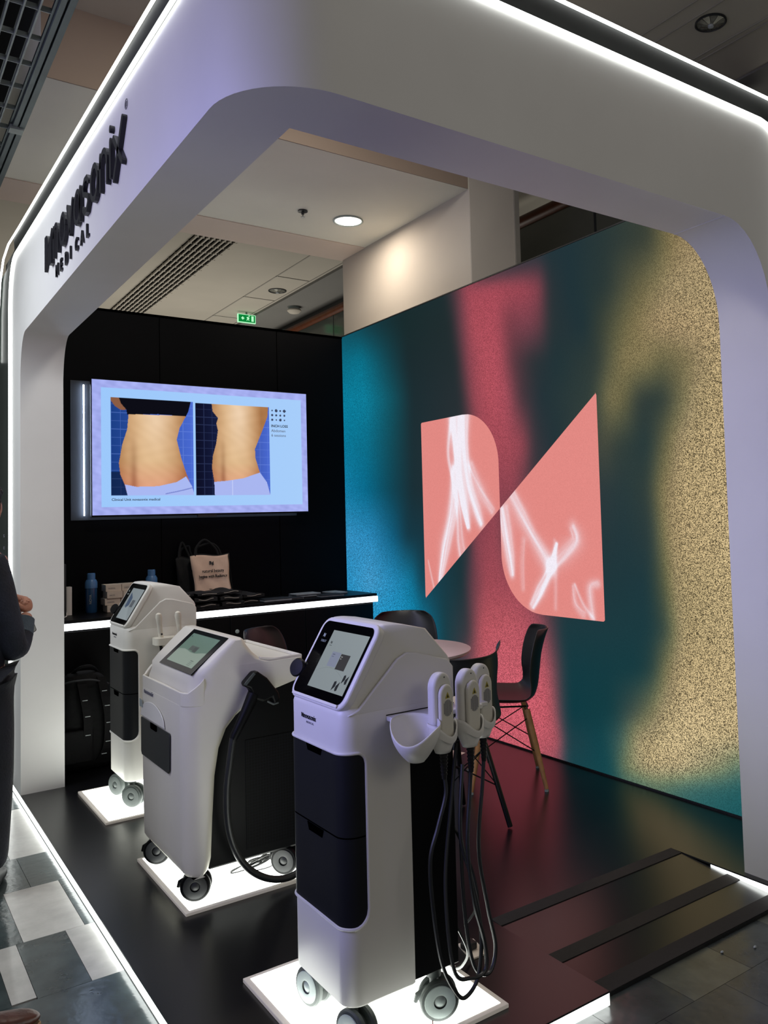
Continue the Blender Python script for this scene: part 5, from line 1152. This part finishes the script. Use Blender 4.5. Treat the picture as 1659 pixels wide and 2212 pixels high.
def hairpt(a, c):
    th = 2*math.pi*a; ph = math.pi*(.18+c*.82); q = Vector((math.cos(th)*.088*math.sin(ph), math.sin(th)*.106*math.sin(ph)-.008, -.124*math.cos(ph)+.006))
    if math.sin(th) > .1 and ph < math.pi*.62: q *= .86
    q *= 1+.025*math.sin(th*9+c*7)+.02*math.sin(th*17-c*12)
    return hc+Matrix.Rotation(R(-38), 3, 'Z') @ q
hr_.grid(lambda a, c: hairpt(a, c), 60, 24).build('hair', 'hair', body_, fix=False, sharp=180)
V2 = [P(0, 0, .80), P(0, .01, 1.02), P(.0, .01, 1.24), P(.01, .0, 1.37), P(.03, .01, 1.455),
      P(.09, -.055, 1.36), P(.115, -.065, 1.19), P(.168, -.035, .985), P(.203, .022, 1.06), P(.213, .045, 1.095),
      P(-.12, .10, 1.36), P(-.16, .14, 1.17), P(-.10, .22, 1.06), P(.04, .22, 1.115)]
E2 = [(0, 1), (1, 2), (2, 3), (3, 4), (3, 5), (5, 6), (6, 7), (7, 8), (8, 9), (3, 10), (10, 11), (11, 12), (12, 13)]
skin('jacket', V2, E2, [.16, .155, .148, .12, .062, .072, .074, .070, .056, .044, .078, .07, .06, .048], 'jacket', body_)
MB().tube([P(.203, .024, 1.065), P(.214, .046, 1.10), P(.222, .060, 1.125)], [.050, .046, .042], 18).build('sleeve_cuff', 'cuff', body_)
MB().tube([P(.04, .22, 1.115), P(.085, .21, 1.128)], [.045, .038], 18).build('sleeve_cuff', 'cuff', body_)
skin('trousers', [P(0, 0, .95), P(.085, -.02, .86), P(.10, -.04, .50), P(.085, -.06, .12), P(-.085, .04, .86), P(-.10, .07, .50), P(-.09, .05, .12)], [(0, 1), (1, 2), (2, 3), (0, 4), (4, 5), (5, 6)], [.13, .098, .075, .062, .098, .075, .062], 'jean', body_)
def shoe(mb, x, y, ang, z=FZ):
    f = Vector((math.cos(ang), math.sin(ang), 0)); s_ = Vector((-f.y, f.x, 0)); L = []
    for k, w, h0, h1 in ((-.09, .028, .012, .07), (-.07, .036, .008, .095), (-.02, .036, .008, .10), (.05, .040, .008, .075), (.11, .046, .008, .055), (.16, .042, .008, .045), (.185, .026, .010, .032), (.195, .008, .014, .022)):
        c = Vector((x, y, z))+f*k
        L.append([tuple(c+s_*w*math.copysign(abs(math.cos(t_))**.7, math.cos(t_))+Z_*((h0+h1)/2+(h1-h0)/2*math.copysign(abs(math.sin(t_))**.7, math.sin(t_)))) for t_ in [2*math.pi*j/20 for j in range(20)]])
    mb.loft(L); return mb
for x_, y_ in ((.085, -.06), (-.09, .05)):
    shoe(MB(), px+x_, py+y_+.03, R(75)).build('shoe', 'black', body_, sub=1, sharp=180)
ph_ = thing('smartphone', P(.262, .06, 1.10), 'dark smartphone held below the hand of the person', 'phone')
u = Vector((.75, .55, .35)).normalized(); v = Vector((-.3, -.1, .95)); v = (v-u*v.dot(u)).normalized(); n = u.cross(v)
ph0 = Vector(P(.20, .055, 1.03))
fr_ = MB().prism(rrect(0, .10, 0, .05, .008), ph0, u, v, n, .008).build('phone_case', 'black', ph_, bevel=.002)
MB().prism(rrect(.004, .096, .004, .046, .006), ph0+n*.008, u, v, n, .0006).build('phone_screen', 'greyl', ph_)
t = thing('leather_shoe', (.35, 2.77, FZ), 'brown leather shoe with pale sole at the lower left corner', 'shoe')
shoe(MB(), .265, 2.81, R(8), FZ+.01).build('upper', 'leather', t, sub=1, sharp=180)
MB().prism([(p-.07, q-.035) for p, q in [(.24, 2.79), (.32, 2.785), (.42, 2.79), (.50, 2.815), (.53, 2.86), (.52, 2.895), (.47, 2.915), (.36, 2.90), (.25, 2.885), (.235, 2.84)]], (0, 0, FZ+.0005), X_, Y_, Z_, .014).build('sole', 'sole', t, bevel=.004)
